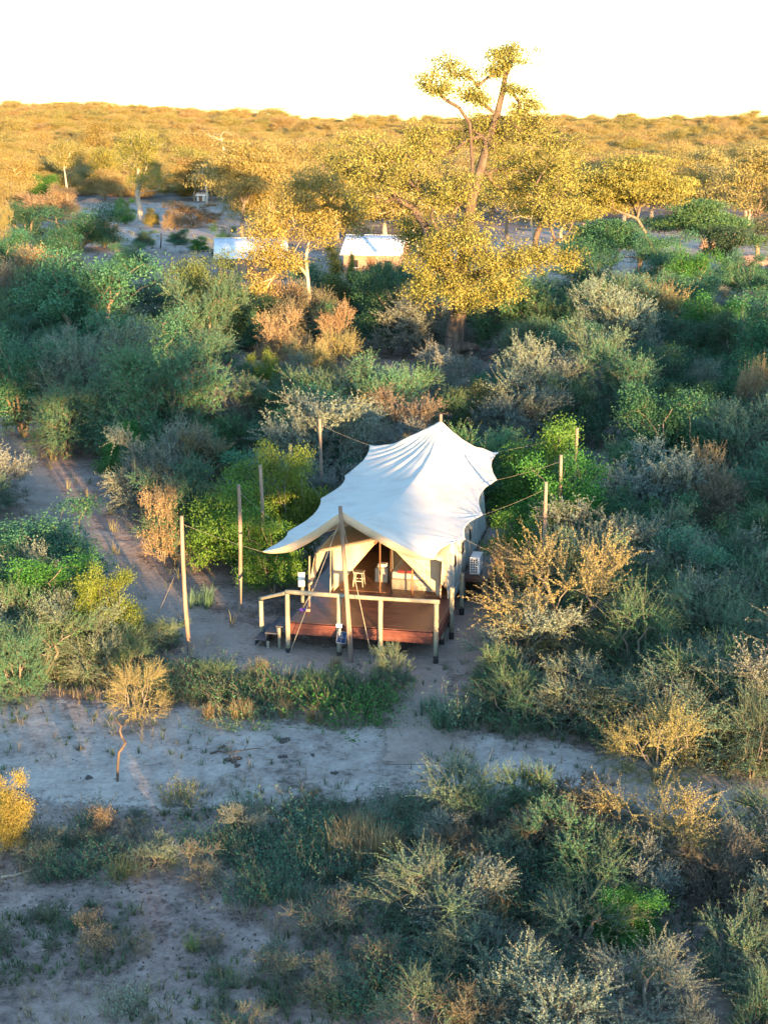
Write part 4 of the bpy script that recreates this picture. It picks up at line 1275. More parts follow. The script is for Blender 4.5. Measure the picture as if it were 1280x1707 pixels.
fill(34, 22.5, 32, 400, 800, .35, .75, (4, 5, 5, 6, 4, 1), 'between the leafless tangle and the straw grass', (1.7, 2.6), .6, 74)
fill(26, 28.5, 32.3, 60, 600, .35, .7, (4, 4, 5, 6, 1), 'along the near margin of the sand track', (1.7, 2.6), .6, 75)
fill(14, 22.5, 28, -20, 420, .2, .45, (4, 6, 6), 'on the open bare soil', (1.5, 2.6), 1.2, 76)
fill(30, 40, 48, -60, 230, 1.2, 2.3, (0, 2, 2, 1), 'between the foot path and the pale-flecked leafy bush', (1.4, 2.0), .62, 77)
fill(34, 38.8, 41.3, 230, 700, .5, .9, (4, 5, 5, 0), 'in the herb strip between the deck and the track', (1.6, 2.3), .5, 78)

# ------------------------------------------------------------------ trees
def build_tree(name, label, x, y, lobes, trunk, r_base, n, per, leaf, csize, color, seed, bark='bark', r_tip=.012, group=None, asp=.55, seg=1.1, cat='tree', kind='broad', attach=2, extra=(), wander=.16):
    """lobes and trunk are given in world coordinates"""
    rng = np.random.default_rng(seed)
    b = np.array([x, y, hz(x, y)])
    L = [(l[0] - b[0], l[1] - b[1], l[2] - b[2], l[3], l[4], l[5]) for l in lobes]
    T = [np.array(p, float) - b for p in trunk]
    A, AC = lobe_pts(L, n, rng, centres=True)
    P, par, rad = skeleton(T, A, rng, r_base, r_tip, seg=seg, attach_from=attach, wander=wander, extra=[(j, [np.array(q, float) - b for q in pp]) for j, pp in extra])
    zt = max(P[:, 2].max(), 1.0)
    rad = np.minimum(rad, r_base * (1.02 - .86 * np.clip(P[:, 2] / zt, 0, 1) ** .8))
    rad[0] *= 1.25
    st = MB(); skel_tubes(st, P, par, rad, .06)
    mb = MB()
    ct = rng.random(len(A))
    C = np.repeat(A, per, 0)
    if kind == 'broad':
        off = rng.normal(size=C.shape) * np.array([csize, csize, csize * .6])
        tone = np.clip(np.repeat(ct, per) * .5 + rng.random(len(C)) * .5, 0, 1)
        leaves(mb, C + off, leaf, rng, asp, .35, tone, outward=unit(C + off - np.repeat(AC, per, 0)))
    else:       # flat feathery sprays
        off = rng.normal(size=C.shape) * np.array([csize, csize, csize * .22])
        tone = np.clip(np.repeat(ct, per) * .5 + rng.random(len(C)) * .5, 0, 1)
        leaves(mb, C + off, leaf, rng, asp, .2, tone, tri=True)
    t = thing(name, label, cat, tuple(b - [0, 0, .05]), 0, group)
    tr = link('trunk', st.mesh('trunk', M[bark]), t)
    cr = link('crown', mb.mesh('crown', M['leaf']), t, None, color)
    return t, tr, cr

def lobes_px(y, spec):
    """(px, py, width px, height px, depth offset m) at distance y"""
    out = []
    for px, py, w, h, dy in spec:
        p = at_depth(px, py, y + dy)
        k = (y + dy) / F_PX
        out.append((p[0], p[1], p[2], w * k / 2, (w * .5 + h * .5) * k / 2, h * k / 2))
    return out

# the giant tree
yb = ground_pt(758, 612)[1]
tr = [at_depth(px, py, yb + d) for px, py, d in [(757, 616, 0), (758, 560, 0), (763, 520, 0), (768, 470, .3), (776, 400, .5), (786, 330, .6), (787, 270, .6), (783, 205, .5), (780, 165, .4)]]
giant_l = lobes_px(yb, [
    (835, 92, 60, 24, .3), (868, 84, 66, 24, .8), (850, 104, 84, 18, -.3), (826, 120, 30, 16, .6), (745, 108, 70, 36, 0), (775, 128, 66, 40, 1), (714, 140, 60, 40, -1), (735, 150, 60, 24, 0),
    (780, 158, 62, 40, 1), (862, 150, 50, 26, .5), (800, 170, 30, 30, 0), (880, 175, 40, 20, 1),
    (800, 222, 110, 64, 2), (870, 225, 130, 90, 1), (925, 275, 120, 110, 0), (700, 250, 120, 90, 1), (620, 262, 150, 84, 0), (570, 285, 60, 60, 1), (650, 315, 150, 90, -2),
    (760, 330, 110, 90, -3), (860, 310, 110, 80, 3), (920, 350, 120, 100, -1), (700, 395, 110, 90, 2), (780, 400, 160, 90, -4), (720, 440, 110, 80, -3), (820, 440, 140, 80, -4),
    (900, 430, 110, 60, -2), (945, 435, 56, 44, -1), (750, 480, 120, 60, -4), (700, 490, 50, 60, -3), (840, 480, 90, 50, -3), (790, 500, 80, 40, -3)])
build_tree('giant_tree', 'giant old tree with dark thick trunk towering above the skyline behind the tent', tr[0][0], yb, giant_l, tr, .74, 900, 100, .145, .36, (.215, .21, .055), 31, 'bark_dark', .018, None, .6, 1.4, wander=.2,
           extra=[(5, [at_depth(px, py, yb + .8) for px, py in [(800, 285), (812, 240), (828, 190), (838, 150), (842, 125), (850, 108)]]), (7, [at_depth(px, py, yb) for px, py in [(765, 178), (742, 165), (728, 150)]]), (3, [at_depth(px, py, yb - 1) for px, py in [(800, 455), (840, 440), (890, 432)]]), (3, [at_depth(px, py, yb - 2) for px, py in [(735, 445), (710, 420)]])])

gt = [o for o in COL.objects if o.name == 'giant_tree'][0]
def gl(px, py, d):
    return at_depth(px, py, yb + d) - np.array(gt.location)
gl_t = link('broken_limb', log_mesh('broken_limb', gl(756, 578, -.2), gl(797, 580, -1.6), .42, .24, M['bark_dark'], RNG, 12, 6, .3, .03), gt)
gl_t['label'] = 'dark broken limb stub low on the trunk'
link('root_flare', log_mesh('root_flare', gl(757, 622, 0), gl(757, 585, 0), 1.0, .70, M['bark_dark'], RNG, 16, 5, .3, 0), gt)

# the golden tree in front of the huts
yb2 = 112.0
tr = [at_depth(px, py, yb2 + d) for px, py, d in [(517, 560, 0), (516, 500, 0), (513, 460, 0), (510, 430, .3), (515, 400, .4)]]
build_tree('golden_tree', 'golden crown tree with a pale crooked trunk between the two white-roofed huts', *at_depth(517, 560, yb2)[:2],
           lobes_px(yb2, [(500, 345, 110, 90, 0), (560, 340, 100, 70, 1), (530, 310, 110, 60, 1), (460, 385, 110, 80, -1), (540, 385, 100, 60, -1), (440, 430, 90, 60, -1), (590, 370, 60, 60, 1), (480, 440, 70, 50, -2), (430, 480, 50, 40, -1)]),
           tr, .21, 330, 95, .155, .40, (.27, .225, .065), 33, 'bark_pale', .016, None, .6, 1.3)

# thick leaning tree seen beyond the giant, left
yb3 = 150.0
tr = [at_depth(px, py, yb3) for px, py in [(700, 420), (690, 390), (672, 350), (650, 310), (640, 280)]]
build_tree('leaning_tree', 'leaning pale-limbed tree crowded against the giant tree', *at_depth(702, 440, yb3)[:2],
           lobes_px(yb3, [(610, 250, 110, 60, 0), (650, 280, 120, 70, 2), (590, 300, 90, 60, -1), (660, 340, 100, 60, -1), (700, 360, 80, 60, 1), (625, 350, 70, 50, 1)]),
           tr, .30, 280, 85, .18, .46, (.25, .21, .065), 35, 'bark_pale', .02, None, .6, 1.6)
yb4 = 165.0
tr = [at_depth(px, py, yb4) for px, py in [(892, 402), (888, 385), (884, 365), (890, 340)]]
build_tree('twin_stem_tree', 'sunlit tree with forked pale trunk to the right of the giant tree', *at_depth(892, 410, yb4)[:2],
           lobes_px(yb4, [(905, 330, 120, 60, 0), (870, 350, 70, 50, 1), (940, 350, 80, 50, 0), (960, 300, 80, 70, 3), (900, 290, 120, 60, 4)]),
           tr, .26, 250, 85, .19, .46, (.24, .205, .06), 36, 'bark_pale', .02, None, .6, 1.6)

# clearing trees
def mid_tree(px, pybase, pytop, wpx, label, seed, color, name='clearing_tree', bark='bark', trunk_h=.35, r=.35, n=230, kind='broad', group=None):
    b = ground_pt(px, pybase)
    y = b[1]; x = b[0]; k = y / F_PX
    Ht = (pybase - pytop) * k; W = wpx * k
    rng = np.random.default_rng(seed)
    z0 = hz(x, y)
    L = []
    for i in range(9):
        a = rng.uniform(0, 6.28); rr = W * rng.uniform(.1, .33)
        zz = rng.uniform(trunk_h + .12, .9)
        s = W * rng.uniform(.13, .22) * (1.15 - .5 * abs(zz - .6))
        L.append((x + rr * math.cos(a), y + rr * math.sin(a), z0 + Ht * zz, s, s, s * .72))
    L.append((x, y, z0 + Ht * .62, W * .25, W * .25, Ht * .22))
    L.append((x, y, z0 + Ht * .90, W * .15, W * .15, Ht * .10))
    tr = [(x, y, z0), (x + rng.normal() * .1, y, z0 + Ht * trunk_h * .5), (x + rng.normal() * .3, y, z0 + Ht * trunk_h), (x + rng.normal() * .5, y, z0 + Ht * .55), (x + rng.normal() * .5, y, z0 + Ht * .75)]
    return build_tree(name, label, x, y, L, tr, r, n, 64, .105 + .0004 * y, .26 + .0011 * y, color, seed, bark, .02, group, .6, 1.6, kind=kind)

def acacia(px, pybase, pytop, wpx, label, seed, color, layers=3, n=330, r=.3, name='umbrella_acacia', per=70, group=None, leaf=.13):
    b = ground_pt(px, pybase)
    x, y = b[0], b[1]; k = y / F_PX
    Ht = (pybase - pytop) * k; W = wpx * k
    rng = np.random.default_rng(seed)
    z0 = hz(x, y)
    L = []
    for i in range(17):
        a = rng.uniform(0, 6.28); rr = W * rng.uniform(.05, .38)
        zz = .89 - .30 * (rr / (W * .36)) ** 1.5 + rng.uniform(-.14, .05)
        s = W * rng.uniform(.14, .22)
        L.append((x + rr * math.cos(a), y + rr * math.sin(a), z0 + Ht * zz, s, s, Ht * .095))
    L.append((x, y, z0 + Ht * .93, W * .2, W * .2, Ht * .05))
    tr = [(x, y, z0), (x + rng.normal() * .15, y, z0 + Ht * .2), (x + rng.normal() * .3, y, z0 + Ht * .38), (x + rng.normal() * .3, y, z0 + Ht * .5)]
    return build_tree(name, label, x, y, L, tr, r, n, per, leaf + .0006 * y, .50 + .0014 * y, color, seed, 'bark', .02, group, .5, 1.4, kind='flat', attach=2)

FAR = []
FAR.append(mid_tree(234, 368, 222, 135, 'thick-trunked yellow-green tree standing in the pale clearing', 41, (.205, .205, .045), bark='bark_pale', trunk_h=.28, r=.55, n=330))
FAR.append(mid_tree(114, 340, 236, 76, 'slim yellow-green tree with bare straight trunk at the clearing edge', 42, (.24, .225, .075), bark='bark_pale', trunk_h=.42, r=.3))
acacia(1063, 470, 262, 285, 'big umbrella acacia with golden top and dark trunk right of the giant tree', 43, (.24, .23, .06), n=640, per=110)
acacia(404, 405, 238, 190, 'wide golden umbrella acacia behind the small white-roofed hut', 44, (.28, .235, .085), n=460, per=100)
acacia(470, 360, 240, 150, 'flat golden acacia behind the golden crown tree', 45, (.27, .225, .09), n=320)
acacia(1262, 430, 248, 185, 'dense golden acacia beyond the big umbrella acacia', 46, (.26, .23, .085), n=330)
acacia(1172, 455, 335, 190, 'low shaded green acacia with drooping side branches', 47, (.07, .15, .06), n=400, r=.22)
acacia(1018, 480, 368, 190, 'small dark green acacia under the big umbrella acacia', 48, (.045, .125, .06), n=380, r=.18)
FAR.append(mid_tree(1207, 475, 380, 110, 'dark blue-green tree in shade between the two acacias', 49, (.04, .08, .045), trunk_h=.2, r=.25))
FAR.append(mid_tree(618, 395, 330, 70, 'slender pale-trunked tree above the gabled hut', 50, (.24, .19, .05), bark='bark_pale', trunk_h=.45, r=.22))
FAR.append(mid_tree(1050, 287, 244, 60, 'far tree with white trunk standing in the forest edge', 51, (.26, .20, .08), bark='bark_pale', trunk_h=.4, r=.5))
FAR.append(mid_tree(170, 300, 222, 85, 'leafy tan-green tree behind the slim clearing tree', 52, (.22, .18, .06), trunk_h=.2, r=.3))
FAR.append(mid_tree(345, 312, 232, 110, 'round tan-green tree behind the thick-trunked clearing tree', 53, (.25, .195, .06), trunk_h=.2, r=.3))
FAR.append(mid_tree(545, 330, 243, 90, 'dark-bottomed tree between golden acacia and leaning tree', 54, (.12, .14, .04), trunk_h=.2, r=.3))
FAR.append(mid_tree(960, 330, 252, 110, 'tan crowned tree behind the big umbrella acacia', 55, (.25, .19, .07), trunk_h=.2, r=.3))
FAR.append(mid_tree(1170, 330, 262, 80, 'dark green round tree peeping behind the big acacia', 56, (.06, .09, .045), trunk_h=.2, r=.3))
FAR.append(mid_tree(820, 300, 225, 110, 'tan-green tree directly behind the giant tree crown', 57, (.23, .19, .05), trunk_h=.2, r=.3))

BELT = [(562, 398, 244, 150, 'rounded golden tree between the golden crown tree and the leaning tree'), (690, 402, 262, 150, 'golden tree in the gap behind the leaning tree'), (845, 398, 236, 170, 'broad golden-green tree merging with the giant tree crown'),
        (935, 402, 262, 140, 'golden-green tree filling the gap before the big umbrella acacia'), (452, 402, 270, 150, 'low golden tree between the wide acacia and the golden crown tree'), (325, 335, 248, 100, 'golden tree at the back of the pale clearing'),
        (1130, 385, 268, 130, 'golden-green tree showing behind the big umbrella acacia'), (20, 345, 262, 110, 'rounded golden tree below the far whitewashed hut'), (175, 335, 250, 80, 'golden tree between the two clearing trees')]
for k, (px, pb, pt, w, lab) in enumerate(BELT):
    mid_tree(px, pb, pt, w, lab, 500 + k, ((.25, .215, .065), (.27, .22, .075), (.215, .21, .055))[k % 3], trunk_h=.22, r=.26, n=300, bark=('bark', 'bark_pale')[k % 2])

# bare white dead trees
def dead_tree(px, pyb, pyt, label, seed):
    b = ground_pt(px, pyb); x, y = b[0], b[1]; k = y / F_PX; Ht = (pyb - pyt) * k
    rng = np.random.default_rng(seed)
    A = np.c_[rng.normal(0, Ht * .2, (26, 2)), Ht * rng.uniform(.55, 1.0, 26)]
    P, par, rad = skeleton([(0, 0, 0), (.2, 0, Ht * .25), (-.1, 0, Ht * .5)], A, rng, .26, .03, seg=1.2, wander=.35)
    st = MB(); skel_tubes(st, P, par, rad, .05)
    o = link('dead_tree', st.mesh('dead_tree', M['bark_pale']), None, (x, y, hz(x, y)))
    tag(o, label, 'tree')
dead_tree(372, 335, 225, 'bare white dead tree above the golden acacia', 61)
dead_tree(345, 345, 272, 'smaller bare white dead tree beside the pale clearing', 62)

# random mid trees between the clearing and the hill, copies of the far prototypes
TREE_P = [(t[1].data, t[2].data, t[0]) for t in FAR]
rt = random.Random(77)
dims = {}
for a, b, t in TREE_P:
    co = np.array([v.co for v in b.vertices[:4000]])
    dims[b.name] = (np.ptp(co[:, 0]), co[:, 2].max())
pts = []
tries = 0
while len(pts) < 105 and tries < 6000:
    tries += 1
    y = 178 + 190 * rt.random() ** .85
    x = (rt.random() - .5) * 2 * (.30 * y)
    px, py = px_of(x, y, 0)
    clearing = (px < 350 and py > 312) or (190 < px < 345 and 300 < py < 440) or (700 < px < 1290 and py > 385) or (100 < px < 400 and 322 < py < 400) or (340 < px < 700 and py > 400)
    if clearing or any((x - a) ** 2 + (y - b) ** 2 < (6.2 + y * .004) ** 2 for a, b in pts):
        continue
    if px_of(x, y, 9)[1] < 226 or (px < 70 and y < 260):
        continue
    pts.append((x, y))
TL = ['tan rounded bushveld tree beyond the clearing', 'yellow-green bushveld tree beyond the clearing', 'reddish tan bushveld tree beyond the clearing', 'grey-green bushveld tree beyond the clearing']
TC = [(.26, .215, .09), (.22, .21, .075), (.28, .205, .115), (.15, .155, .08)]
FMARKS = [(-45, 268, 'around the thick-trunked clearing tree'), (-72, 330, 'around the slim far tree'), (-20, 225, 'behind the wide golden umbrella acacia'), (-30, 330, 'behind the bare white dead trees'),
          (8, 250, 'behind the giant tree'), (30, 220, 'behind the big umbrella acacia'), (60, 240, 'behind the dense golden acacia'), (0, 340, 'before the far woodland'), (50, 340, 'near the far white-trunked tree'), (-90, 340, 'by the far whitewashed hut')]
for x, y in pts:
    a, b, t = TREE_P[rt.randrange(len(TREE_P))]
    k = rt.choices(range(4), (4, 3, 2, 2))[0]
    h = rt.uniform(5.5, 9.0)
    W, H0 = dims[b.name]
    wh = min(FMARKS, key=lambda m: (m[0] - x) ** 2 + (m[1] - y) ** 2)[2]
    e = thing('bushveld_tree', ('tall ' if h > 7.5 else 'low ') + TL[k].replace('beyond the clearing', wh), 'tree', (x, y, hz(x, y) - .1), rt.uniform(0, 6.28), TL[k].split(' bush')[0] + ' bushveld trees ' + wh)
    s = h / H0
    e.scale = (s * rt.uniform(1.0, 1.35), s * rt.uniform(1.0, 1.35), s)
    link('trunk', a, e); link('crown', b, e, None, jit(TC[k], .12))

# trees and tall thicket on the river bank behind the viewpoint (they throw the shade over the camp)
def bank_proto(seed, zb, flat):
    """tree of unit height and width with its crown between zb and 1"""
    rng = np.random.default_rng(seed)
    zc, hz_ = (zb + 1) / 2, (1 - zb) / 2
    L = [(0, 0, zc, .42, .42, hz_ * .95)]
    for k in range(9):
        a = rng.uniform(0, 6.28)
        L.append((.3 * math.cos(a), .3 * math.sin(a), zc + hz_ * rng.uniform(-.45, .45), .2, .2, hz_ * .55))
    L = [(a * 8, b * 8, c * 12, d * 8, e * 8, f * 12) for a, b, c, d, e, f in L]
    A = lobe_pts(L, 300, rng, .4, .9)
    T = [np.array(p, float) for p in ((0, 0, 0), (.1, 0, zb * 4), (0, .1, zb * 8), (0, 0, zb * 12.2))]
    P, par, rad = skeleton(T, A, rng, .28, .015, seg=1.0, attach_from=3)
    st = MB(); skel_tubes(st, P, par, rad, .05)
    mb = MB()
    C = np.repeat(A, 55, 0)
    leaves(mb, C + rng.normal(size=C.shape) * np.array([.4, .4, .3 if not flat else .12]), .34, rng, .75, .3)
    return st.mesh('trunk_river', M['bark']), mb.mesh('crown_river', M['leaf'])
BP = {'high': bank_proto(801, .635, False), 'full': bank_proto(802, .38, False), 'flat': bank_proto(803, .875, True)}
BANK = [('high', 9, 17.5, 8), ('high', 16, 18, 8), ('high', 22.5, 18.5, 8), ('high', 28, 18, 7.5), ('flat', 27.8, 11.5, 5.5), ('flat', 30.6, 11.4, 5.5),
        ('full', 8, 12.5, 8), ('full', 1, 13, 9), ('full', 41.5, 11.6, 7), ('full', 46.5, 12.0, 7), ('full', 52, 13.3, 7), ('full', 57.5, 14.2, 8),
        ('full', 64, 14.8, 9), ('full', 71, 15, 9), ('full', 78, 14.6, 9), ('full', 85, 15, 9), ('full', 92, 14.6, 9), ('full', 100, 15, 9), ('full', 75, 13.5, 9), ('full', 61, 13.2, 9)]
BLAB = {'high': 'high-crowned river bank tree with long bare trunk behind the viewpoint', 'full': 'full leafy river bank tree behind the viewpoint', 'flat': 'flat-topped river bank acacia behind the viewpoint'}
for k, (kd, x, h, w) in enumerate(BANK):
    e = thing('river_tree', BLAB[kd], 'tree', (x, -40 + (k % 3) - 1, 0), k * 1.3, 'river bank trees behind the viewpoint, ' + kd)
    e.scale = (w / 8, w / 8, h / 12)
    link('trunk', BP[kd][0], e); link('crown', BP[kd][1], e, None, jit((.12, .13, .04), .1))
rb = random.Random(3)
for k in range(56):
    x = -8 + (k // 2) * 4.0 + rb.uniform(-.8, .8)
    plant('bank_bush', 'broad_big', x, -41 + 3.5 * (k % 2) + rb.uniform(-.6, .6), 7.0, (rb.uniform(5.2, 6.0) if 16 < x < 38 else rb.uniform(6.0, 8.0)), jit(C_['teal']), 'tall leafy bank bush behind the viewpoint', 'bush', 'bank bushes behind the viewpoint')

# ------------------------------------------------------------------ far forest (one mass up to the skyline)
rng = np.random.default_rng(5)
fp = []
for y0, y1, sp in ((335, 450, 7.2), (450, 650, 7.6), (650, 1120, 8.2)):
    ys = np.arange(y0, y1, sp)
    for y in ys:
        xs = np.arange(-.36 * y, .36 * y, sp)
        fp.append(np.c_[xs + rng.normal(0, sp * .3, len(xs)), y + rng.normal(0, sp * .3, len(xs))])
fp = np.concatenate(fp)
keep = (fbm(fp[:, 0] / 45, fp[:, 1] / 60, 21) > .27)
fp = fp[keep]
fz = hgt(fp[:, 0], fp[:, 1]) - .2
me = bpy.data.meshes.new('woodland')
me.from_pydata([tuple(v) for v in np.c_[fp, fz]], [], [])
def fattr(n, t, d):
    a = me.attributes.new(n, t, 'POINT'); a.data.foreach_set('vector' if t == 'FLOAT_VECTOR' else 'value', np.asarray(d).ravel())
N_ = len(fp)
sc = rng.uniform(.34, .72, N_) + .22 * (rng.random(N_) < .07)
fattr('scl', 'FLOAT_VECTOR', np.c_[sc * rng.uniform(1.25, 1.9, N_), sc * rng.uniform(1.25, 1.9, N_), sc * rng.uniform(.75, 1.05, N_)].astype(np.float32))
fattr('rot', 'FLOAT_VECTOR', np.c_[np.zeros(N_), np.zeros(N_), rng.uniform(0, 6.28, N_)].astype(np.float32))
fattr('pick', 'INT', rng.integers(0, 6, N_).astype(np.int32))
wood = link('woodland', me)
wood['kind'] = 'stuff'
tag(wood, 'golden sunlit bushveld woodland covering the far hillside up to the skyline', 'woodland')
ng = bpy.data.node_groups.new('woodland', 'GeometryNodeTree')
ng.interface.new_socket('Geometry', in_out='INPUT', socket_type='NodeSocketGeometry')
ng.interface.new_socket('Geometry', in_out='OUTPUT', socket_type='NodeSocketGeometry')
gin = ng.nodes.new('NodeGroupInput'); gout = ng.nodes.new('NodeGroupOutput')
iop = ng.nodes.new('GeometryNodeInstanceOnPoints')
jn = ng.nodes.new('GeometryNodeJoinGeometry')
for t in [FAR[i] for i in (0, 4, 6, 7, 5, 9)][::-1]:
    oi = ng.nodes.new('GeometryNodeObjectInfo')
    oi.transform_space = 'ORIGINAL'
    oi.inputs['Object'].default_value = t[2]
    oi.inputs['As Instance'].default_value = False
    gi_ = ng.nodes.new('GeometryNodeGeometryToInstance')
    ng.links.new(oi.outputs['Geometry'], gi_.inputs[0])
    ng.links.new(gi_.outputs[0], jn.inputs[0])
sm_ = ng.nodes.new('GeometryNodeSetMaterial'); sm_.inputs['Material'].default_value = M['forest']
ng.links.new(jn.outputs[0], sm_.inputs['Geometry'])
ng.links.new(gin.outputs[0], iop.inputs['Points'])
ng.links.new(sm_.outputs[0], iop.inputs['Instance'])
iop.inputs['Pick Instance'].default_value = True
for nm, dt, sk in (('scl', 'FLOAT_VECTOR', 'Scale'), ('rot', 'FLOAT_VECTOR', 'Rotation'), ('pick', 'INT', 'Instance Index')):
    na = ng.nodes.new('GeometryNodeInputNamedAttribute'); na.data_type = dt; na.inputs['Name'].default_value = nm
    if sk == 'Rotation':
        er = ng.nodes.new('FunctionNodeEulerToRotation')
        ng.links.new(na.outputs[0], er.inputs[0]); ng.links.new(er.outputs[0], iop.inputs[sk])
    else:
        ng.links.new(na.outputs[0], iop.inputs[sk])
ng.links.new(iop.outputs[0], gout.inputs[0])
md = wood.modifiers.new('woodland', 'NODES'); md.node_group = ng

# ------------------------------------------------------------------ huts, mounds, fence post
def hut(px, py, W, D, hw, hr, label, rz, wall='hut_wall', gable=False):
    b = ground_pt(px, py)
    t = thing('white_roofed_hut', label, 'hut', (b[0], b[1], hz(b[0], b[1])), rz)
    mb = MB()
    x, y = W / 2, D / 2
    V = [(-x, -y, 0), (x, -y, 0), (x, y, 0), (-x, y, 0), (-x, -y, hw), (x, -y, hw), (x, y, hw), (-x, y, hw), (-x, 0, hr - .06), (x, 0, hr - .06)]
    mb.add(V, quads=[(0, 1, 5, 4), (2, 3, 7, 6)])
    mb.add(V, quads=[(1, 2, 6, 5), (3, 0, 4, 7)])
    mb.add(V, tris=[(5, 6, 9), (7, 4, 8)])
    link('wall', mb.mesh('wall', M[wall]), t)
    for sgn in (-1, 1):
        mb = MB()
        n = int(W / .12)
        ov = .35
        xs = np.linspace(-x - ov, x + ov, n * 2 + 1)
        zz = .02 * (np.arange(len(xs)) % 2)
        sl = (hr - hw) / y
        top = np.c_[xs, np.full(len(xs), 0.01 * sgn), hr + zz]
        bot = np.c_[xs, np.full(len(xs), sgn * (y + ov)), hw - sl * ov + zz]
        i = np.arange(len(xs) - 1)
        mb.add(np.concatenate([top, bot]), quads=np.stack([i, i + 1, i + 1 + len(xs), i + len(xs)], 1))
        o = link('roof_sheet', mb.mesh('roof_sheet', M['metal_roof']), t)
        m = o.modifiers.new('thickness', 'SOLIDIFY'); m.thickness = .02
    dr = link('door', box_mesh('door', (-.45, -y - .05, 0), (.45, -y - .01, hw * .85), M['wood_mid'], .01), t)
    for sx in ((-.3, .3) if W > 4 else ()):
        w = link('window', box_mesh('window', (sx * W - .4, -y - .04, 1.0), (sx * W + .4, -y - .01, 1.8), M['dark_open'], .01), t)
        link('window_frame', box_mesh('window_frame', (sx * W - .46, -y - .07, .92), (sx * W + .46, -y - .042, .995), M['hut_white'], .01), w)
    link('ridge_cap', box_mesh('ridge_cap', (-x - .36, -.09, hr + .012), (x + .36, .09, hr + .05), M['metal_roof'], .01), t)
    return t
hut(420, 462, 7.4, 5.0, 2.5, 4.3, 'small white-roofed hut half hidden by the golden crown tree', R(4))
hut(628, 458, 6.4, 5.0, 2.6, 4.4, 'gabled white-roofed hut with brown end wall beside the giant tree', R(-14))
hut(-4, 318, 6, 5, 2.4, 3.6, 'far whitewashed hut at the clearing edge', R(20), 'hut_white')
hut(338, 336, 1.9, 1.8, 1.5, 2.0, 'tiny whitewashed shed behind the thick-trunked clearing tree', R(-20), 'hut_white')

def mound(px, py, w, h, label, seed, stretch=1.0):
    b = ground_pt(px, py)
    rng = np.random.default_rng(seed)
    nr, na = 9, 18
    V = []
    for i in range(nr + 1):
        t = i / nr
        for k in range(na):
            a = 6.283 * k / na
            r = w / 2 * (1 - t) ** .62 * (1 + .25 * float(fbm(np.array([math.cos(a) * 2 + seed]), np.array([math.sin(a) * 2 + t * 2]), 4)[0]) - .12)
            V.append((r * math.cos(a) * stretch, r * math.sin(a), h * t - .1))
    Q = [(i * na + k, i * na + (k + 1) % na, (i + 1) * na + (k + 1) % na, (i + 1) * na + k) for i in range(nr) for k in range(na)]
    me = bpy.data.meshes.new('termite_mound'); me.from_pydata(V, [], Q); me.materials.append(M['termite'])
    for f in me.polygons:
        f.use_smooth = True
    o = link('termite_mound', me, None, (b[0], b[1], hz(b[0], b[1])))
    tag(o, label, 'mound')
mound(155, 338, 4, 1.2, 'low rust-red soil mound left of the thick-trunked tree', 1, 1.6)
mound(200, 328, 6, 2.0, 'long pink soil heap behind the thick-trunked clearing tree', 2, 1.8)
mound(972, 398, 3.6, 2.4, 'pointed pink termite mound by the pale track left of the big acacia', 3)
mound(1178, 415, 2.6, 2.6, 'orange sunlit termite mound behind the drooping acacia', 4)
mound(1250, 440, 7, 1.2, 'broad orange earth bank under the dense golden acacia', 5, 1.7)
# leaning fence post in the clearing
fpb = ground_pt(267, 415)
o = link('fence_post', log_mesh('fence_post', (0, 0, -.2), (.25, 0, 2.2), .09, .07, M['tar'], RNG, 8, 6, .1, .03), None, (fpb[0], fpb[1], hz(fpb[0], fpb[1])))
tag(o, 'dark leaning fence post alone in the pale clearing', 'post')
# pale yard in the clearing
def yard(name, poly, mat, lift):
    c = np.mean(poly, 0)
    ang = np.linspace(0, 6.283, 90, endpoint=False)
    P = np.array(poly) - c
    pa = np.arctan2(P[:, 1], P[:, 0]); o_ = np.argsort(pa)
    pr = np.hypot(P[:, 0], P[:, 1])
    rr = np.interp(ang, np.r_[pa[o_] - 6.283, pa[o_], pa[o_] + 6.283, pa[o_] + 12.566], np.r_[pr[o_], pr[o_], pr[o_], pr[o_]])
    ks = np.linspace(0, 1, 16)
    X = c[0] + np.cos(ang)[None] * rr[None] * ks[:, None]; Y = c[1] + np.sin(ang)[None] * rr[None] * ks[:, None]
    X = np.c_[X, X[:, :1]]; Y = np.c_[Y, Y[:, :1]]
    Z = hgt(X, Y) + lift
    i = np.arange(X.size).reshape(X.shape)
    mb = MB()
    mb.add(np.stack([X, Y, Z], -1).reshape(-1, 3), quads=np.stack([i[:-1, :-1], i[1:, :-1], i[1:, 1:], i[:-1, 1:]], -1).reshape(-1, 4))
    me = mb.mesh(name, mat, True)
    a = me.attributes.new('edge', 'FLOAT', 'POINT')
    a.data.foreach_set('value', np.broadcast_to(np.clip((1 - ks) / .3, 0, 1)[:, None], X.shape).astype(np.float32).ravel().copy())
    ob = link(name, me); ob['kind'] = 'structure'
yard('clearing_yard', [ground_pt(*p)[:2] for p in ((180, 432), (470, 440), (520, 400), (420, 345), (300, 318), (130, 322), (90, 345), (190, 380))], M['track'], .12)
yard('clearing_yard', [ground_pt(*p)[:2] for p in ((700, 470), (860, 500), (1000, 490), (1300, 490), (1340, 440), (1250, 405), (960, 372), (760, 400))], M['track'], .12)

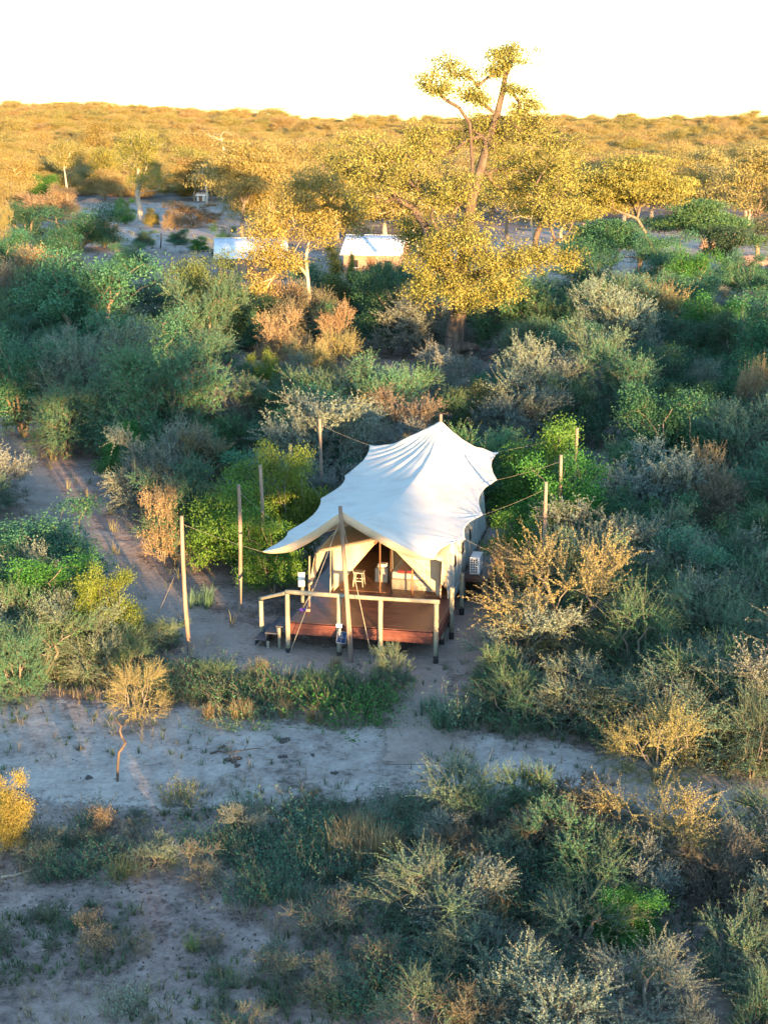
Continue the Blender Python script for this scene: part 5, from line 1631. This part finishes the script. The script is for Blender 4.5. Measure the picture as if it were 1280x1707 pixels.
# ------------------------------------------------------------------ grass, litter, sticks, dung
rng = np.random.default_rng(17)
def scatter(n, y0, y1, seed):
    r = np.random.default_rng(seed)
    y = y0 + (y1 - y0) * r.random(n) ** .8
    x = (r.random(n) - .5) * 2 * (.285 * y + 1)
    on = np.minimum(np.minimum(line_dist(TRACK, x, y) / 1.0, line_dist(PATH, x, y)), line_dist(SIDE, x, y))
    u = (x - OX) * math.cos(TT) - (y - OY) * math.sin(TT); v = (x - OX) * math.sin(TT) + (y - OY) * math.cos(TT)
    inside = (np.abs(u) < 2.9) & (v > -.3) & (v < 12.5)
    return x, y, on, inside
def grass(name, n, y0, y1, thr, h, label, color, seed, blades, width, spread=.22, scale=3.0):
    x, y, on, ins = scatter(n, y0, y1, seed)
    d = fbm(x / scale + seed, y / scale, seed)
    r = np.random.default_rng(seed + 1)
    px = 640 + F_PX * x / y
    bare = (px < 420) & (y < 31.5)          # open soil in the near left corner
    k = (~ins) & (d > thr + .10 * bare + .0) & ((on > .1) | ((r.random(n) < .13) & (d > .48)))
    x, y = x[k], y[k]
    z = hgt(x, y)
    mb = MB()
    for a, b, c in zip(x, y, z):
        tuft_mesh(mb, np.array([a, b, c]), blades, h * r.uniform(.6, 1.3), spread, r, width)
    o = link(name, mb.mesh(name, M['leaf']), None, None, color)
    o['kind'] = 'stuff'
    return tag(o, label, 'grass')
grass('dry_grass', 5200, 22.5, 41, .50, .34, 'dry straw and grey grass over the foreground soil', (.25, .21, .145), 301, 9, .006)
grass('green_grass', 9000, 22.5, 42, .47, .24, 'thin grey-green grass and weeds over the foreground soil', (.085, .13, .07), 305, 9, .011, .2)
grass('thicket_grass', 2600, 42, 90, .42, .5, 'dry grass filling the gaps below the thicket', (.17, .17, .095), 309, 8, .014, .35)
grass('clearing_grass', 3000, 90, 330, .45, .6, 'pale tussock grass dotted over the far clearing', (.19, .19, .10), 313, 7, .04, .6, 9)
# dense dry tussocks that stand out
tm = []
for s in range(4):
    mb = MB(); r = np.random.default_rng(400 + s)
    for k in range(9):
        tuft_mesh(mb, np.array([r.normal(0, .16), r.normal(0, .16), 0]), 34, .62, .26, r, .005)
    tm.append(mb.mesh('grass_tussock', M['leaf']))
def tussock(px, py, s, col, label, group=None):
    b = ground_pt(px, py)
    o = link('grass_tussock', tm[(px + py) % 4], None, (b[0], b[1], hz(b[0], b[1])), jit(C_[col], .1))
    o.scale = (s, s, s * random.uniform(.9, 1.2)); o.rotation_euler = (0, 0, px * .7)
    tag(o, label, 'grass', group)
tussock(338, 1012, 1.45, 'grey', 'big pale grass clump between the two tall bare poles')
for px, py, s in ((590, 1430, 1.3), (625, 1440, 1.4), (610, 1400, 1.2), (650, 1420, 1.1)):
    tussock(px, py, s, 'straw', 'straw grass clump in the patch left of the rounded pale thorn bush', 'straw grass patch beside the rounded pale thorn bush')
for px, py, s in ((760, 1520, 1.2), (800, 1540, 1.3), (700, 1490, 1.0), (840, 1515, 1.1)):
    tussock(px, py, s, 'straw', 'straw grass clump in the patch before the small grey thorn bush', 'straw grass patch before the small grey thorn bush')
for px, py, s in ((475, 1195, .9), (400, 1200, .9), (350, 1195, .8), (520, 1205, .8), (450, 1170, .9)):
    tussock(px, py, s, 'straw', 'dry grass clump on the far margin of the sand track', 'dry grass along the far margin of the track')
for px, py, s in ((760, 1220, 1.3), (790, 1205, 1.2), (730, 1215, 1.1), (715, 1190, 1.0)):
    tussock(px, py, s, 'grey', 'tall grey grass clump beside the link path', 'tall grey grass beside the link path')
for px, py, s in ((1210, 1500, 1.2), (1250, 1480, 1.1), (1170, 1470, 1.0), (1150, 1420, 1.0)):
    tussock(px, py, s, 'brown', 'brown grass clump between the grey thorn bushes', 'brown grass between the grey thorn bushes')
tussock(560, 1118, .8, 'straw', 'pale feathery grass clump at the foot of the tent mast')

# litter: leaves, chips and twigs on the soil
x, y, on, ins = scatter(15000, 22.5, 48, 501)
r = np.random.default_rng(6)
d = fbm(x / 2.2 + 3, y / 2.2, 44)
k = (~ins) & (((on > -.1) & (d > .38)) | (r.random(len(x)) < .14))
x, y = x[k], y[k]
mb = MB()
leaves(mb, np.c_[x, y, hgt(x, y) + .022], .07, r, .6, 2.5, r.random(len(x)) * .6)
o = link('leaf_litter', mb.mesh('leaf_litter', M['leaf']), None, None, (.085, .065, .05)); o['kind'] = 'stuff'
tag(o, 'dark dead leaves and chips littering the soil', 'litter')
x, y, on, ins = scatter(2600, 22.5, 46, 503)
k = (~ins) & (on > .15) & (fbm(x / 2.5, y / 2.5, 45) > .46)
x, y = x[k], y[k]; n = len(x)
a = r.uniform(0, 6.28, n); Ln = r.uniform(.12, .5, n)
mb = MB()
p0 = np.c_[x, y, hgt(x, y) + .012]; p2 = np.c_[x + np.cos(a) * Ln, y + np.sin(a) * Ln, hgt(x, y) + r.uniform(.01, .14, n)]
p1 = (p0 + p2) / 2 + np.c_[r.normal(0, .03, (n, 2)), r.uniform(0, .03, n)]
tubes(mb, p0, p1, .006, .005, 4); tubes(mb, p1, p2, .005, .003, 4)
o = link('fallen_twigs', mb.mesh('fallen_twigs', M['twig'])); o['kind'] = 'stuff'
tag(o, 'thin grey fallen twigs scattered over the soil', 'twigs')

def stick(px, py, L, ang, label, seed, r0=.03, mat='bark_pale'):
    b = ground_pt(px, py); rg = np.random.default_rng(seed)
    pts = [np.array([0, 0, .03])]
    d = ang
    for k in range(6):
        d += rg.normal(0, .3)
        pts.append(pts[-1] + np.array([math.cos(d) * L / 6, math.sin(d) * L / 6, rg.normal(0, .02)]))
    pts = np.array(pts); pts[:, 2] = np.maximum(pts[:, 2], .02)
    mb = MB(); rr = np.linspace(r0, r0 * .4, 7)
    tubes(mb, pts[:-1], pts[1:], rr[:-1], rr[1:], 6)
    for k in (2, 4):
        e = pts[k] + np.array([math.cos(d + 1.0 * (-1) ** k) * L * .25, math.sin(d + 1.0 * (-1) ** k) * L * .25, .06])
        tubes(mb, pts[k][None], e[None], r0 * .5, r0 * .2, 5)
    o = link('fallen_branch', mb.mesh('fallen_branch', M[mat], True), None, (b[0], b[1], hz(b[0], b[1])))
    tag(o, label, 'branch')
stick(2, 1462, .9, .2, 'bleached white branch at the edge of the burnt patch', 1, .035)
stick(60, 1505, 1.1, -.5, 'crooked pale branch lying on the bare soil', 2)
stick(70, 1580, 1.6, -.3, 'long thin curved stick on the bare soil', 3, .014)
stick(640, 1580, 2.0, .25, 'long grey stick beside the leafless tangle', 4, .018)
stick(820, 1590, 1.5, .4, 'thin pale stick by the dark herb clump', 5, .014, 'twig')
stick(350, 1260, 1.4, .1, 'dark stick half buried in the sand track', 6, .025, 'bark_dark')
stick(255, 1440, 1.2, .7, 'grey branch behind the thin yellowish weed', 7, .02, 'twig')
stick(700, 1690, 1.4, 2.6, 'grey branch among the flat dark herbs', 8, .02, 'twig')
# charred sapling standing in the track
sb = ground_pt(196, 1303)
rg = np.random.default_rng(12)
A = np.c_[rg.normal(.15, .10, (9, 1)), rg.normal(.05, .12, (9, 1)), rg.uniform(.9, 1.75, (9, 1))]
P, par, rad = skeleton([(0, 0, -.1), (.03, 0, .4), (.08, 0, .8)], A, rg, .035, .008, seg=.3, wander=.3)
st = MB(); skel_tubes(st, P, par, rad, .02)
o = link('bare_sapling', st.mesh('bare_sapling', M['bark_dark']), None, (sb[0], sb[1], hz(sb[0], sb[1])))
tag(o, 'thin dark bare sapling standing in the sand track', 'sapling')

def dung(px, py, s, seed, lab, group=None):
    b = ground_pt(px, py); rg = np.random.default_rng(seed)
    bm = bmesh.new()
    for k in range(5):
        m = bmesh.ops.create_icosphere(bm, subdivisions=2, radius=s * rg.uniform(.35, .6))
        c = Vector((rg.normal(0, s * .5), rg.normal(0, s * .35), s * .15))
        for v in m['verts']:
            q = v.co * (1 + .18 * math.sin(v.co.x * 40 / s * .3 + k) )
            v.co = Vector((q.x, q.y, q.z * .6)) + c
    me = bpy.data.meshes.new('dung_pile'); bm.to_mesh(me); bm.free(); me.materials.append(M['clod'])
    o = link('dung_pile', me, None, (b[0], b[1], hz(b[0], b[1]) + .015))
    tag(o, lab, 'dung', group)
for k, (px, py, s) in enumerate(((390, 1269, .17), (472, 1239, .15), (395, 1281, .10), (148, 1298, .12), (135, 1250, .10), (375, 1248, .11), (470, 1266, .12), (560, 1290, .10), (520, 1262, .09), (1235, 1338, .12))):
    dung(px, py, s, 600 + k, 'dark dung pile dropped on the pale sand track', 'dung piles on the sand track')
print('TRIS', sum(len(m.polygons) for m in bpy.data.meshes), 'objects', len(bpy.data.objects))
